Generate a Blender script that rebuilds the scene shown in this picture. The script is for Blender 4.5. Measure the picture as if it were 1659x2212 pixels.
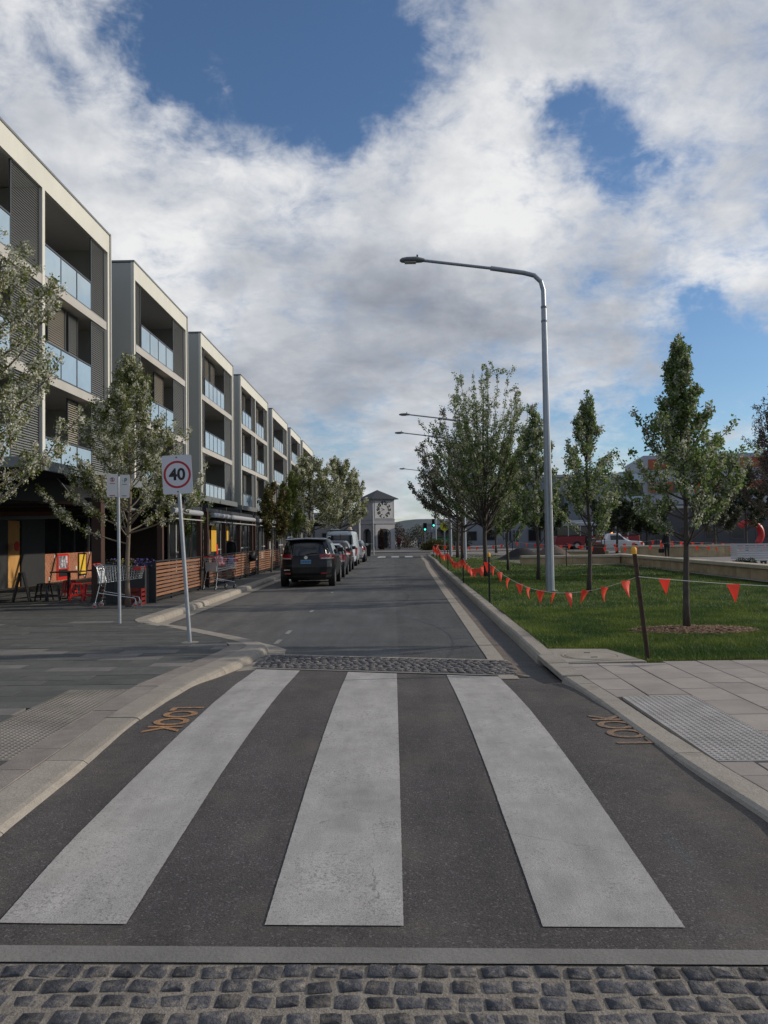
import bpy, math, random
import numpy as np
from mathutils import Vector, Matrix
R = math.radians
for o in list(bpy.data.objects): bpy.data.objects.remove(o)
scene = bpy.context.scene
COL = scene.collection

# ------------------------------------------------------------------ camera
cam_d = bpy.data.cameras.new('camera'); cam = bpy.data.objects.new('camera', cam_d); COL.objects.link(cam)
cam_d.sensor_fit = 'VERTICAL'; cam_d.sensor_height = 36.0; cam_d.lens = 36.0 * 1728 / 2212
cam_d.clip_start = 0.05; cam_d.clip_end = 6000
yaw, pitch, roll = R(0.62), R(1.78), R(0.8)
fwd = Vector((-math.sin(yaw) * math.cos(pitch), math.cos(yaw) * math.cos(pitch), math.sin(pitch)))
r0 = Vector((math.cos(yaw), math.sin(yaw), 0)); u0 = r0.cross(fwd)
up = u0 * math.cos(roll) + r0 * math.sin(roll); rt = fwd.cross(up)
m = Matrix((rt, up, -fwd)).transposed().to_4x4(); m.translation = Vector((0, 0, 1.70))
cam.matrix_world = m
scene.camera = cam

# ------------------------------------------------------------------ sun, sky, exposure
SUN_AZ, SUN_EL = R(77), R(21.5)
sdir = Vector((math.sin(SUN_AZ) * math.cos(SUN_EL), math.cos(SUN_AZ) * math.cos(SUN_EL), math.sin(SUN_EL)))
sl = bpy.data.lights.new('sun', 'SUN'); sl.energy = 2.7; sl.angle = R(0.7); sl.color = (1.0, 0.90, 0.76)
so = bpy.data.objects.new('sun', sl); COL.objects.link(so)
so.rotation_euler = sdir.to_track_quat('Z', 'Y').to_euler(); so.location = (30, 20, 40)
SKY = 0.085
w = bpy.data.worlds.new('World'); scene.world = w; w.use_nodes = True
scene.view_settings.view_transform = 'Standard'; scene.view_settings.look = 'None'
scene.view_settings.exposure = 0.20; scene.view_settings.gamma = 1.0

def pixdir(px, py):      # direction of a point of the photograph, used to place the gaps between the clouds
    d = fwd + rt * ((px - 829.5) / 1728) - up * ((py - 1106) / 1728)
    return d.normalized()

def build_world():
    nt = w.node_tree; nt.nodes.clear(); N = nt.nodes.new; L = nt.links.new
    out = N('ShaderNodeOutputWorld'); bg = N('ShaderNodeBackground'); L(bg.outputs[0], out.inputs[0]); bg.inputs[1].default_value = SKY
    sky = N('ShaderNodeTexSky'); sky.sky_type = 'NISHITA'; sky.sun_disc = False
    sky.sun_elevation = SUN_EL; sky.sun_rotation = SUN_AZ; sky.air_density = 1.0; sky.dust_density = 0.35; sky.ozone_density = 2.2
    tc = N('ShaderNodeTexCoord'); nrm = N('ShaderNodeVectorMath'); nrm.operation = 'NORMALIZE'; L(tc.outputs['Generated'], nrm.inputs[0])
    D = nrm.outputs[0]
    def M(op, a, b=None, clamp=False):
        n = N('ShaderNodeMath'); n.operation = op; n.use_clamp = clamp
        for i, x in enumerate((a, b)):
            if x is None: continue
            if isinstance(x, (int, float)): n.inputs[i].default_value = x
            else: L(x, n.inputs[i])
        return n.outputs[0]
    sep = N('ShaderNodeSeparateXYZ'); L(D, sep.inputs[0])
    zz = M('MAXIMUM', sep.outputs[2], 0.0); den = M('ADD', zz, 0.30)
    cmb = N('ShaderNodeCombineXYZ')
    L(M('DIVIDE', sep.outputs[0], den), cmb.inputs[0]); L(M('DIVIDE', sep.outputs[1], den), cmb.inputs[1]); L(M('MULTIPLY', sep.outputs[2], 0.5), cmb.inputs[2])
    P = cmb.outputs[0]
    def noise(vec, scale, detail, rough, dist=0.0, off=(0, 0, 0)):
        mp = N('ShaderNodeMapping'); mp.inputs['Location'].default_value = off; L(vec, mp.inputs[0])
        n = N('ShaderNodeTexNoise'); n.inputs['Scale'].default_value = scale; n.inputs['Detail'].default_value = detail
        n.inputs['Roughness'].default_value = rough; n.inputs['Distortion'].default_value = dist
        L(mp.outputs[0], n.inputs['Vector']); return n.outputs[0]
    wn = N('ShaderNodeTexNoise'); wn.inputs['Scale'].default_value = 4.2; wn.inputs['Detail'].default_value = 6; wn.inputs['Roughness'].default_value = .62; L(D, wn.inputs['Vector'])
    ws = N('ShaderNodeVectorMath'); ws.operation = 'SUBTRACT'; L(wn.outputs['Color'], ws.inputs[0]); ws.inputs[1].default_value = (.5, .5, .5)
    wk = N('ShaderNodeVectorMath'); wk.operation = 'SCALE'; L(ws.outputs[0], wk.inputs[0]); wk.inputs['Scale'].default_value = .42
    wa = N('ShaderNodeVectorMath'); wa.operation = 'ADD'; L(D, wa.inputs[0]); L(wk.outputs[0], wa.inputs[1]); wz = N('ShaderNodeVectorMath'); wz.operation = 'NORMALIZE'; L(wa.outputs[0], wz.inputs[0]); DW = wz.outputs[0]
    def blob(px, py, rad, amp):
        d = pixdir(px, py); s = N('ShaderNodeVectorMath'); s.operation = 'DOT_PRODUCT'; L(DW, s.inputs[0]); s.inputs[1].default_value = d
        k = 2.0 / (rad * rad)
        return M('MULTIPLY', M('EXPONENT', M('MULTIPLY', M('SUBTRACT', s.outputs['Value'], 1.0), k)), amp)
    n1 = noise(P, 2.1, 9, 0.60, 0.25, (3.1, 1.7, 0.4)); n2 = noise(P, 5.5, 8, 0.62, 0.3, (8.0, 2.0, 5.0))
    n3 = noise(P, 13.0, 7, 0.66, 0.5, (2.0, 7.0, 3.0))
    den1 = M('ADD', M('ADD', M('MULTIPLY', n1, 0.68), M('MULTIPLY', n2, 0.40)), M('MULTIPLY', M('SUBTRACT', n3, .5), .36))
    acc = M('ADD', den1, 0.02)
    holes = [(640, 90, .11, -.10), (420, 60, .07, -.085), (780, 190, .085, -.125), (560, 150, .07, -.075), (840, 60, .05, -.07), (670, 310, .05, -.12), (480, 120, .04, -.06), (960, 190, .04, -.07), (1230, 320, .055, -.19), (1310, 440, .06, -.19), (1190, 285, .04, -.10), (1430, 420, .05, -.06),
             (1560, 760, .07, -.19), (1450, 870, .07, -.15), (1640, 900, .08, -.16), (1330, 960, .06, -.10), (165, 165, .045, -.12), (110, 100, .04, -.07), (480, 745, .035, -.10), (940, 1040, .04, -.05),
             (250, 480, .20, .08), (900, 480, .18, .10), (1080, 240, .07, .10), (1080, 80, .10, .10), (1500, 250, .14, .06), (1500, 560, .10, .10), (300, 330, .10, .08), (250, 90, .05, .09),
             (1000, 640, .20, .08), (700, 820, .16, .08), (1640, 640, .05, .10), (40, 60, .05, .12), (60, 300, .08, .10), (1560, 120, .10, .06)]
    for h in holes: acc = M('ADD', acc, blob(*h))
    mr = N('ShaderNodeMapRange'); mr.interpolation_type = 'SMOOTHSTEP'; L(acc, mr.inputs[0])
    mr.inputs[1].default_value = 0.39; mr.inputs[2].default_value = 0.74
    cover = mr.outputs[0]
    # light and grey parts of the cloud layer
    b1 = noise(P, 2.6, 6, 0.55, 0.2, (1.0, 5.0, 2.0)); b2 = noise(P, 7.0, 6, 0.6, 0.3, (4.0, 9.0, 1.0))
    br = M('ADD', M('ADD', M('MULTIPLY', b1, 0.95), M('MULTIPLY', b2, 0.50)), -.07)
    br = M('ADD', br, -0.05)
    br = M('ADD', br, M('MULTIPLY', M('SUBTRACT', 1.0, cover), .10))
    for h in [(1000, 690, .085, -.20), (1250, 690, .085, -.18), (760, 670, .09, -.13), (600, 650, .07, -.10), (1400, 680, .06, -.10), (900, 790, .10, -.06), (700, 960, .08, -.07),
              (330, 400, .12, .12), (1050, 330, .12, .12), (1500, 590, .08, .16), (1560, 300, .14, .08), (1200, 800, .06, .10), (560, 420, .09, .08), (60, 250, .1, .02), (850, 560, .14, .06)]:
        br = M('ADD', br, blob(*h))
    ramp = N('ShaderNodeValToRGB'); L(br, ramp.inputs[0]); cr = ramp.color_ramp
    k = 1.0 / SKY
    stops = [(0.16, (.225, .245, .29)), (0.42, (.36, .385, .43)), (0.62, (.51, .53, .565)), (0.84, (.74, .742, .745))]
    cr.elements[0].position = stops[0][0]; cr.elements[0].color = (*stops[0][1], 1); cr.elements[1].position = stops[-1][0]; cr.elements[1].color = (*stops[-1][1], 1)
    for p, c in stops[1:-1]:
        e = cr.elements.new(p); e.color = (*c, 1)
    sc = N('ShaderNodeVectorMath'); sc.operation = 'SCALE'; L(ramp.outputs[0], sc.inputs[0]); sc.inputs['Scale'].default_value = k
    mix = N('ShaderNodeMix'); mix.data_type = 'RGBA'; L(cover, mix.inputs[0]); tn = N('ShaderNodeVectorMath'); tn.operation = 'MULTIPLY'; L(sky.outputs[0], tn.inputs[0]); tn.inputs[1].default_value = (.86, 1.0, 1.16); L(tn.outputs[0], mix.inputs[6]); L(sc.outputs[0], mix.inputs[7])
    L(mix.outputs[2], bg.inputs[0])
build_world()

# ------------------------------------------------------------------ mesh helpers
class MB:
    def __init__(s): s.v = []; s.f = []; s.m = []
    def add(s, vs, fs, mi=0):
        b = len(s.v); s.v.extend([tuple(p) for p in vs]); s.f.extend([tuple(b + i for i in f) for f in fs]); s.m.extend([mi] * len(fs)); return s
    def box(s, x0, x1, y0, y1, z0, z1, mi=0, M=None):
        vs = [Vector((x, y, z)) for z in (z0, z1) for y in (y0, y1) for x in (x0, x1)]
        if M is not None: vs = [M @ p for p in vs]
        return s.add(vs, [(0, 2, 3, 1), (4, 5, 7, 6), (0, 1, 5, 4), (2, 6, 7, 3), (0, 4, 6, 2), (1, 3, 7, 5)], mi)
    def tube(s, pts, rad, n=8, mi=0, caps=True):
        pts = [Vector(p) for p in pts]
        if not isinstance(rad, (list, tuple)): rad = [rad] * len(pts)
        rings = []; prev = None
        for i, p in enumerate(pts):
            t = (pts[min(i + 1, len(pts) - 1)] - pts[max(i - 1, 0)]).normalized()
            a = prev if prev is not None else (Vector((1, 0, 0)) if abs(t.x) < .9 else Vector((0, 1, 0)))
            a = (a - t * a.dot(t)).normalized(); prev = a; b = t.cross(a)
            rings.append([p + (a * math.cos(2 * math.pi * k / n) + b * math.sin(2 * math.pi * k / n)) * rad[i] for k in range(n)])
        vs = [q for r in rings for q in r]; fs = []
        for i in range(len(pts) - 1):
            for k in range(n): fs.append((i * n + k, i * n + (k + 1) % n, (i + 1) * n + (k + 1) % n, (i + 1) * n + k))
        if caps: fs.append(tuple(reversed(range(n)))); fs.append(tuple((len(pts) - 1) * n + k for k in range(n)))
        return s.add(vs, fs, mi)
    def prism(s, poly, z0, z1, mi=0):
        n = len(poly); vs = [(p[0], p[1], z0) for p in poly] + [(p[0], p[1], z1) for p in poly]
        return s.add(vs, [tuple(reversed(range(n))), tuple(range(n, 2 * n))] + [(i, (i + 1) % n, n + (i + 1) % n, n + i) for i in range(n)], mi)
    def lathe(s, prof, n=16, c=(0, 0, 0), mi=0):      # prof: (r, z)
        vs = []; fs = []
        for r, z in prof:
            for k in range(n): vs.append((c[0] + r * math.cos(2 * math.pi * k / n), c[1] + r * math.sin(2 * math.pi * k / n), c[2] + z))
        for i in range(len(prof) - 1):
            for k in range(n): fs.append((i * n + k, i * n + (k + 1) % n, (i + 1) * n + (k + 1) % n, (i + 1) * n + k))
        return s.add(vs, fs, mi)
    def grid(s, P, mi=0):        # P: list of rows of points
        nr = len(P); nc = len(P[0]); vs = [p for r in P for p in r]
        return s.add(vs, [(i * nc + j, i * nc + j + 1, (i + 1) * nc + j + 1, (i + 1) * nc + j) for i in range(nr - 1) for j in range(nc - 1)], mi)
    def mesh(s, name, mats, smooth=False, bevel=0.0):
        me = bpy.data.meshes.new(name); me.from_pydata(s.v, [], s.f)
        if not isinstance(mats, (list, tuple)): mats = [mats]
        for x in mats: me.materials.append(x)
        if len(mats) > 1: me.polygons.foreach_set('material_index', s.m)
        if bevel:
            import bmesh
            bm = bmesh.new(); bm.from_mesh(me); bmesh.ops.bevel(bm, geom=list(bm.edges), offset=bevel, segments=1, affect='EDGES', clamp_overlap=True); bm.to_mesh(me); bm.free()
        if smooth: me.shade_smooth() if smooth is True else me.shade_auto_smooth() if hasattr(me, 'shade_auto_smooth') else None
        me.update(); return me
    def build(s, name, mats, parent=None, smooth=False, bevel=0.0):
        return link(name, s.mesh(name, mats, smooth, bevel), parent)
def link(name, me, parent=None, loc=None, rz=0):
    o = bpy.data.objects.new(name, me); COL.objects.link(o)
    if parent is not None: o.parent = parent
    if loc is not None: o.location = loc
    if rz: o.rotation_euler[2] = rz
    return o
def tag(o, label=None, cat=None, group=None, kind=None):
    if label: o['label'] = label
    if cat: o['category'] = cat
    if group: o['group'] = group
    if kind: o['kind'] = kind
    return o
def empty(name, loc, label, cat, group=None, rz=0):
    o = bpy.data.objects.new(name, None); COL.objects.link(o); o.location = loc; o.rotation_euler = (0, 0, rz); o.empty_display_size = .2
    return tag(o, label, cat, group)
def copy_tree(o, parent=None):
    c = o.copy(); COL.objects.link(c); c.parent = parent
    for ch in list(o.children): copy_tree(ch, c)
    return c
def np_mesh(name, verts, nper, mats, smooth=False):      # verts (F*nper,3) separate faces
    F = len(verts) // nper; me = bpy.data.meshes.new(name)
    me.vertices.add(len(verts)); me.vertices.foreach_set('co', np.ascontiguousarray(verts, dtype=np.float32).ravel())
    me.loops.add(len(verts)); me.loops.foreach_set('vertex_index', np.arange(len(verts), dtype=np.int32))
    me.polygons.add(F); me.polygons.foreach_set('loop_start', np.arange(0, F * nper, nper, dtype=np.int32))
    try: me.polygons.foreach_set('loop_total', np.full(F, nper, dtype=np.int32))
    except Exception: pass
    for x in (mats if isinstance(mats, (list, tuple)) else [mats]): me.materials.append(x)
    me.update(calc_edges=True); me.validate(); return me
def text_mesh(s, size, mat, ext=0.0, align='CENTER', bold=0.0):
    cu = bpy.data.curves.new('t', 'FONT'); cu.body = s; cu.size = size; cu.extrude = ext; cu.align_x = align; cu.align_y = 'CENTER'; cu.offset = bold
    o = bpy.data.objects.new('t', cu); COL.objects.link(o); dg = bpy.context.evaluated_depsgraph_get()
    me = bpy.data.meshes.new_from_object(o.evaluated_get(dg)); bpy.data.objects.remove(o); me.materials.clear(); me.materials.append(mat); return me
def interp(path, y):
    for a, b in zip(path, path[1:]):
        if y <= b[1]:
            t = (y - a[1]) / (b[1] - a[1]); return a[0] + (b[0] - a[0]) * max(0, t)
    return path[-1][0]
def sstep(a, b, x):
    t = min(1, max(0, (x - a) / (b - a))); return t * t * (3 - 2 * t)

# ------------------------------------------------------------------ materials
MATS = {}
def pm(name, col, rough=.8, metal=0.0, var=.12, scale=6.0, detail=5, bump=0.0, bscale=60, orand=0.0, spec=.4, coord='Object', col2=None, c2lo=.45, c2hi=.62, c2scale=None, stretch=None, alpha=1.0, emit=None, coat=0.0, speck=0.0, sscale=220, trans=0.0):
    if name in MATS: return MATS[name]
    mt = bpy.data.materials.new(name); mt.use_nodes = True; nt = mt.node_tree; nt.nodes.clear(); N = nt.nodes.new; L = nt.links.new
    out = N('ShaderNodeOutputMaterial'); b = N('ShaderNodeBsdfPrincipled'); L(b.outputs[0], out.inputs[0])
    b.inputs['Roughness'].default_value = rough; b.inputs['Metallic'].default_value = metal; b.inputs['Specular IOR Level'].default_value = spec
    b.inputs['Alpha'].default_value = alpha; b.inputs['Coat Weight'].default_value = coat
    if coord == 'World': co = N('ShaderNodeNewGeometry').outputs['Position']
    else: co = N('ShaderNodeTexCoord').outputs['Object']
    oi = N('ShaderNodeObjectInfo')
    if coord == 'Object':
        ad = N('ShaderNodeVectorMath'); ad.operation = 'ADD'; mu = N('ShaderNodeMath'); mu.operation = 'MULTIPLY'; L(oi.outputs['Random'], mu.inputs[0]); mu.inputs[1].default_value = 37.0
        L(co, ad.inputs[0]); L(mu.outputs[0], ad.inputs[1]); co = ad.outputs[0]
    if stretch:
        mp = N('ShaderNodeMapping'); mp.inputs['Scale'].default_value = stretch; L(co, mp.inputs[0]); co = mp.outputs[0]
    def noise(sc, de=detail, ro=.6):
        n = N('ShaderNodeTexNoise'); n.inputs['Scale'].default_value = sc; n.inputs['Detail'].default_value = de; n.inputs['Roughness'].default_value = ro; L(co, n.inputs['Vector']); return n.outputs[0]
    def mrange(x, a, b_, c, d):
        n = N('ShaderNodeMapRange'); L(x, n.inputs[0]); n.inputs[1].default_value = a; n.inputs[2].default_value = b_; n.inputs[3].default_value = c; n.inputs[4].default_value = d; return n.outputs[0]
    def mulf(c, f):
        n = N('ShaderNodeVectorMath'); n.operation = 'SCALE'
        if isinstance(c, tuple): n.inputs[0].default_value = c
        else: L(c, n.inputs[0])
        L(f, n.inputs['Scale']); return n.outputs[0]
    c = (col[0], col[1], col[2])
    if col2:
        mx = N('ShaderNodeMix'); mx.data_type = 'RGBA'; L(mrange(noise(c2scale or scale * .5), c2lo, c2hi, 0, 1), mx.inputs[0]); mx.inputs[6].default_value = (*col, 1); mx.inputs[7].default_value = (*col2, 1); c = mx.outputs[2]
    if var: c = mulf(c, mrange(noise(scale), .25, .75, 1 - var, 1 + var))
    if speck: c = mulf(c, mrange(noise(sscale, 2, .7), .3, .7, 1 - speck, 1 + speck))
    if orand: c = mulf(c, mrange(oi.outputs['Random'], 0, 1, 1 - orand, 1 + orand))
    if isinstance(c, tuple): b.inputs['Base Color'].default_value = (*c, 1)
    else: L(c, b.inputs['Base Color'])
    if bump:
        bn = N('ShaderNodeBump'); bn.inputs['Strength'].default_value = bump; bn.inputs['Distance'].default_value = .02; L(noise(bscale, 4, .65), bn.inputs['Height']); L(bn.outputs[0], b.inputs['Normal'])
    if emit:
        b.inputs['Emission Color'].default_value = (*emit[:3], 1); b.inputs['Emission Strength'].default_value = emit[3]
    MATS[name] = mt; return mt

def leafmat(name, c1, c2, c3, trans=.35, rough=.55):
    if name in MATS: return MATS[name]
    mt = bpy.data.materials.new(name); mt.use_nodes = True; nt = mt.node_tree; nt.nodes.clear(); N = nt.nodes.new; L = nt.links.new
    out = N('ShaderNodeOutputMaterial'); g = N('ShaderNodeNewGeometry'); rp = N('ShaderNodeValToRGB'); L(g.outputs['Random Per Island'], rp.inputs[0])
    e = rp.color_ramp.elements; e[0].color = (*c1, 1); e[1].color = (*c3, 1); x = e.new(.5); x.color = (*c2, 1)
    b = N('ShaderNodeBsdfPrincipled'); b.inputs['Roughness'].default_value = rough; b.inputs['Specular IOR Level'].default_value = .3; L(rp.outputs[0], b.inputs['Base Color'])
    t = N('ShaderNodeBsdfTranslucent'); L(rp.outputs[0], t.inputs[0]); ms = N('ShaderNodeMixShader'); ms.inputs[0].default_value = trans
    L(b.outputs[0], ms.inputs[1]); L(t.outputs[0], ms.inputs[2]); L(ms.outputs[0], out.inputs[0]); MATS[name] = mt; return mt

def paintmat(name, col, under, holes=.5, sc=26):
    mt = bpy.data.materials.new(name); mt.use_nodes = True; nt = mt.node_tree; nt.nodes.clear(); N = nt.nodes.new; L = nt.links.new
    out = N('ShaderNodeOutputMaterial'); b = N('ShaderNodeBsdfPrincipled'); b.inputs['Roughness'].default_value = .75; b.inputs['Specular IOR Level'].default_value = .3; L(b.outputs[0], out.inputs[0])
    co = N('ShaderNodeNewGeometry').outputs['Position']
    def noise(s, d=5, ro=.6):
        n = N('ShaderNodeTexNoise'); n.inputs['Scale'].default_value = s; n.inputs['Detail'].default_value = d; n.inputs['Roughness'].default_value = ro; L(co, n.inputs['Vector']); return n.outputs[0]
    def mr(x, a, b_, c, d):
        n = N('ShaderNodeMapRange'); L(x, n.inputs[0]); n.inputs[1].default_value = a; n.inputs[2].default_value = b_; n.inputs[3].default_value = c; n.inputs[4].default_value = d; return n.outputs[0]
    def M(op, a, b_):
        n = N('ShaderNodeMath'); n.operation = op; L(a, n.inputs[0])
        if isinstance(b_, (int, float)): n.inputs[1].default_value = b_
        else: L(b_, n.inputs[1])
        return n.outputs[0]
    big = noise(1.7, 3); fine = noise(sc, 6, .7); vf = noise(150, 2, .7)
    spots = M('ADD', M('MULTIPLY', fine, .7), M('MULTIPLY', big, .3))
    mask = mr(spots, holes - .05, holes + .09, 0, .8)
    sy = N('ShaderNodeMapping'); sy.inputs['Scale'].default_value = (2.6, .55, 1); L(co, sy.inputs[0]); ny = N('ShaderNodeTexNoise'); ny.inputs['Scale'].default_value = 1.6; ny.inputs['Detail'].default_value = 6; ny.inputs['Roughness'].default_value = .7; L(sy.outputs[0], ny.inputs['Vector'])
    grime = M('MULTIPLY', M('MULTIPLY', mr(big, .3, .75, .80, 1.12), mr(ny.outputs[0], .34, .62, .83, 1.05)), mr(noise(5.5, 6, .7), .35, .65, .90, 1.06)); g2 = mr(vf, .3, .7, .80, 1.13)
    s1 = N('ShaderNodeVectorMath'); s1.operation = 'SCALE'; s1.inputs[0].default_value = col; L(M('MULTIPLY', grime, g2), s1.inputs['Scale'])
    mx = N('ShaderNodeMix'); mx.data_type = 'RGBA'; L(mask, mx.inputs[0]); L(s1.outputs[0], mx.inputs[6]); mx.inputs[7].default_value = (*under, 1)
    # hairline cracks
    vo = N('ShaderNodeTexVoronoi'); vo.feature = 'DISTANCE_TO_EDGE'; vo.inputs['Scale'].default_value = .62
    wv = N('ShaderNodeVectorMath'); wv.operation = 'ADD'; L(co, wv.inputs[0]); sc2 = N('ShaderNodeVectorMath'); sc2.operation = 'SCALE'
    nz = N('ShaderNodeTexNoise'); nz.inputs['Scale'].default_value = 7; nz.inputs['Detail'].default_value = 4; L(co, nz.inputs['Vector']); L(nz.outputs['Color'], sc2.inputs[0]); sc2.inputs['Scale'].default_value = .22; L(sc2.outputs[0], wv.inputs[1]); L(wv.outputs[0], vo.inputs['Vector'])
    ck = mr(M('ADD', vo.outputs['Distance'], M('MULTIPLY', noise(2.2, 3), .012)), .0045, .0088, .5, 0)
    m2 = N('ShaderNodeMix'); m2.data_type = 'RGBA'; L(ck, m2.inputs[0]); L(mx.outputs[2], m2.inputs[6]); m2.inputs[7].default_value = (*under, 1)
    L(m2.outputs[2], b.inputs['Base Color'])
    bn = N('ShaderNodeBump'); bn.inputs['Strength'].default_value = .35; bn.inputs['Distance'].default_value = .01; L(noise(120, 3, .7), bn.inputs['Height']); L(bn.outputs[0], b.inputs['Normal'])
    return mt

def asphalt(name, col, patch=None, tint=(.10, .085, .07)):
    mt = bpy.data.materials.new(name); mt.use_nodes = True; nt = mt.node_tree; nt.nodes.clear(); N = nt.nodes.new; L = nt.links.new
    out = N('ShaderNodeOutputMaterial'); b = N('ShaderNodeBsdfPrincipled'); b.inputs['Roughness'].default_value = .86; b.inputs['Specular IOR Level'].default_value = .35; L(b.outputs[0], out.inputs[0])
    co = N('ShaderNodeNewGeometry').outputs['Position']
    def noise(s, d=5, ro=.6):
        n = N('ShaderNodeTexNoise'); n.inputs['Scale'].default_value = s; n.inputs['Detail'].default_value = d; n.inputs['Roughness'].default_value = ro; L(co, n.inputs['Vector']); return n.outputs[0]
    def mr(x, a, b_, c, d):
        n = N('ShaderNodeMapRange'); L(x, n.inputs[0]); n.inputs[1].default_value = a; n.inputs[2].default_value = b_; n.inputs[3].default_value = c; n.inputs[4].default_value = d; return n.outputs[0]
    def M(op, a, b_):
        n = N('ShaderNodeMath'); n.operation = op; L(a, n.inputs[0])
        if isinstance(b_, (int, float)): n.inputs[1].default_value = b_
        else: L(b_, n.inputs[1])
        return n.outputs[0]
    f = M('MULTIPLY', mr(noise(.9, 4), .3, .7, .85, 1.16), mr(noise(9, 4), .3, .7, .90, 1.10))
    f = M('MULTIPLY', f, mr(noise(95, 2, .6), .3, .7, .62, 1.38))
    vo = N('ShaderNodeTexVoronoi'); vo.inputs['Scale'].default_value = 110; L(co, vo.inputs['Vector']); sv = N('ShaderNodeSeparateColor'); L(vo.outputs['Color'], sv.inputs[0])
    f = M('MULTIPLY', f, mr(sv.outputs[0], .86, 1.0, 1.0, 2.1))
    if patch:
        sx = N('ShaderNodeSeparateXYZ'); L(co, sx.inputs[0]); e = M('ADD', sx.outputs[0], M('MULTIPLY', noise(1.2, 3), .10))
        f = M('MULTIPLY', f, mr(e, patch[0] - .02, patch[0] + .02, 1.0, patch[1]))
    s = N('ShaderNodeVectorMath'); s.operation = 'SCALE'; s.inputs[0].default_value = col; L(f, s.inputs['Scale'])
    sx2 = N('ShaderNodeSeparateXYZ'); L(co, sx2.inputs[0])
    mx = N('ShaderNodeMix'); mx.data_type = 'RGBA'; L(mr(noise(1.1, 6, .72), .50, .70, 0, .7), mx.inputs[0]); L(s.outputs[0], mx.inputs[6]); mx.inputs[7].default_value = (*tint, 1)
    ax_ = M('ABSOLUTE', M('ADD', sx2.outputs[0], M('MULTIPLY', noise(1.6, 4), .5)), 0.0)
    mg = N('ShaderNodeMix'); mg.data_type = 'RGBA'; L(M('MULTIPLY', mr(ax_, 1.55, 2.35, 0, 1), mr(noise(5, 6, .75), .36, .66, 0, .62)), mg.inputs[0]); L(mx.outputs[2], mg.inputs[6]); mg.inputs[7].default_value = (.17, .145, .12, 1)
    v2 = N('ShaderNodeTexVoronoi'); v2.inputs['Scale'].default_value = 2.3; v2.inputs['Randomness'].default_value = 1.0; L(co, v2.inputs['Vector'])
    dk = N('ShaderNodeVectorMath'); dk.operation = 'SCALE'; L(mg.outputs[2], dk.inputs[0])
    sm = N('ShaderNodeMapping'); sm.inputs['Scale'].default_value = (1.6, .22, 1); L(co, sm.inputs[0]); sn = N('ShaderNodeTexNoise'); sn.inputs['Scale'].default_value = 1.5; sn.inputs['Detail'].default_value = 5; L(sm.outputs[0], sn.inputs['Vector'])
    L(M('MULTIPLY', mr(M('ADD', v2.outputs['Distance'], M('MULTIPLY', noise(30, 3), .06)), .055, .10, .62, 1.0), mr(sn.outputs[0], .35, .65, .82, 1.14)), dk.inputs['Scale'])
    L(dk.outputs[0], b.inputs['Base Color'])
    bn = N('ShaderNodeBump'); bn.inputs['Strength'].default_value = .6; bn.inputs['Distance'].default_value = .012; L(noise(95, 4, .7), bn.inputs['Height']); L(bn.outputs[0], b.inputs['Normal'])
    return mt

M_ROAD = asphalt('asphalt_grey', (.082, .084, .086), patch=(0.10, .80), tint=(.10, .098, .09))
M_CROSS = asphalt('asphalt_crossing', (.070, .063, .061), tint=(.125, .106, .088))
M_WHITE = paintmat('crossing_paint', (.43, .41, .385), (.11, .10, .095), .575, 60)
M_DASH = paintmat('lane_paint', (.36, .35, .33), (.09, .09, .09), .50)
M_ORANGE = paintmat('orange_paint', (.50, .26, .11), (.085, .075, .07), .50, 40)
M_ORANGE2 = paintmat('orange_paint_worn', (.42, .25, .14), (.09, .08, .074), .455, 40)
M_KERB = pm('kerb_concrete', (.315, .28, .235), .9, var=.22, scale=3, bump=.35, bscale=45, orand=.09, col2=(.19, .165, .135), c2lo=.48, c2hi=.72, c2scale=3.0, speck=.2, sscale=90)
M_CONC = pm('concrete', (.185, .175, .162), .9, var=.2, scale=2.5, bump=.25, bscale=50, coord='World', speck=.14, sscale=120)
M_CONC2 = pm('apron_concrete', (.30, .265, .22), .9, var=.2, scale=2.5, bump=.25, bscale=50, coord='World', speck=.18, sscale=120)
M_MORTAR = pm('mortar', (.235, .205, .17), .95, var=.3, scale=9, bump=.7, bscale=70, coord='World', speck=.25, sscale=150)
M_COB = pm('cobble_stone', (.062, .062, .070), .78, var=.5, scale=22, bump=1.0, bscale=38, orand=.38, col2=(.19, .165, .14), c2lo=.46, c2hi=.68, c2scale=17, spec=.35)
M_GUT = pm('gutter_concrete', (.135, .105, .085), .92, var=.3, scale=2, bump=.3, bscale=45, coord='World', speck=.2, sscale=100)
M_PAVD = pm('dark_paver', (.090, .089, .083), .85, var=.22, scale=5, bump=.35, bscale=55, orand=.16, speck=.14, sscale=100)
M_PAVL = pm('light_paver', (.17, .158, .145), .85, var=.2, scale=5, bump=.3, bscale=55, orand=.10, speck=.12, sscale=100)
M_PAVBASE = pm('paver_bed', (.115, .105, .093), .95, var=.25, scale=7, bump=.4, bscale=60, coord='World')
M_PAVFAR = pm('paver_far', (.097, .095, .088), .9, var=.2, scale=2.2, bump=.15, bscale=40, coord='World', stretch=(1, 3, 1))
M_EDGE = pm('edge_slab', (.23, .20, .175), .9, var=.18, scale=6, bump=.4, bscale=70, orand=.10, speck=.3, sscale=130)
M_TACT = pm('tactile_tile', (.205, .182, .162), .85, var=.3, scale=2.2, bump=.25, bscale=60, coord='World', speck=.2, sscale=90, col2=(.235, .208, .165), c2lo=.45, c2hi=.7, c2scale=.8)
M_TACT2 = pm('tactile_tile_grey', (.34, .32, .30), .85, var=.22, scale=4, bump=.2, bscale=60, coord='World', speck=.15, sscale=90)
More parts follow.
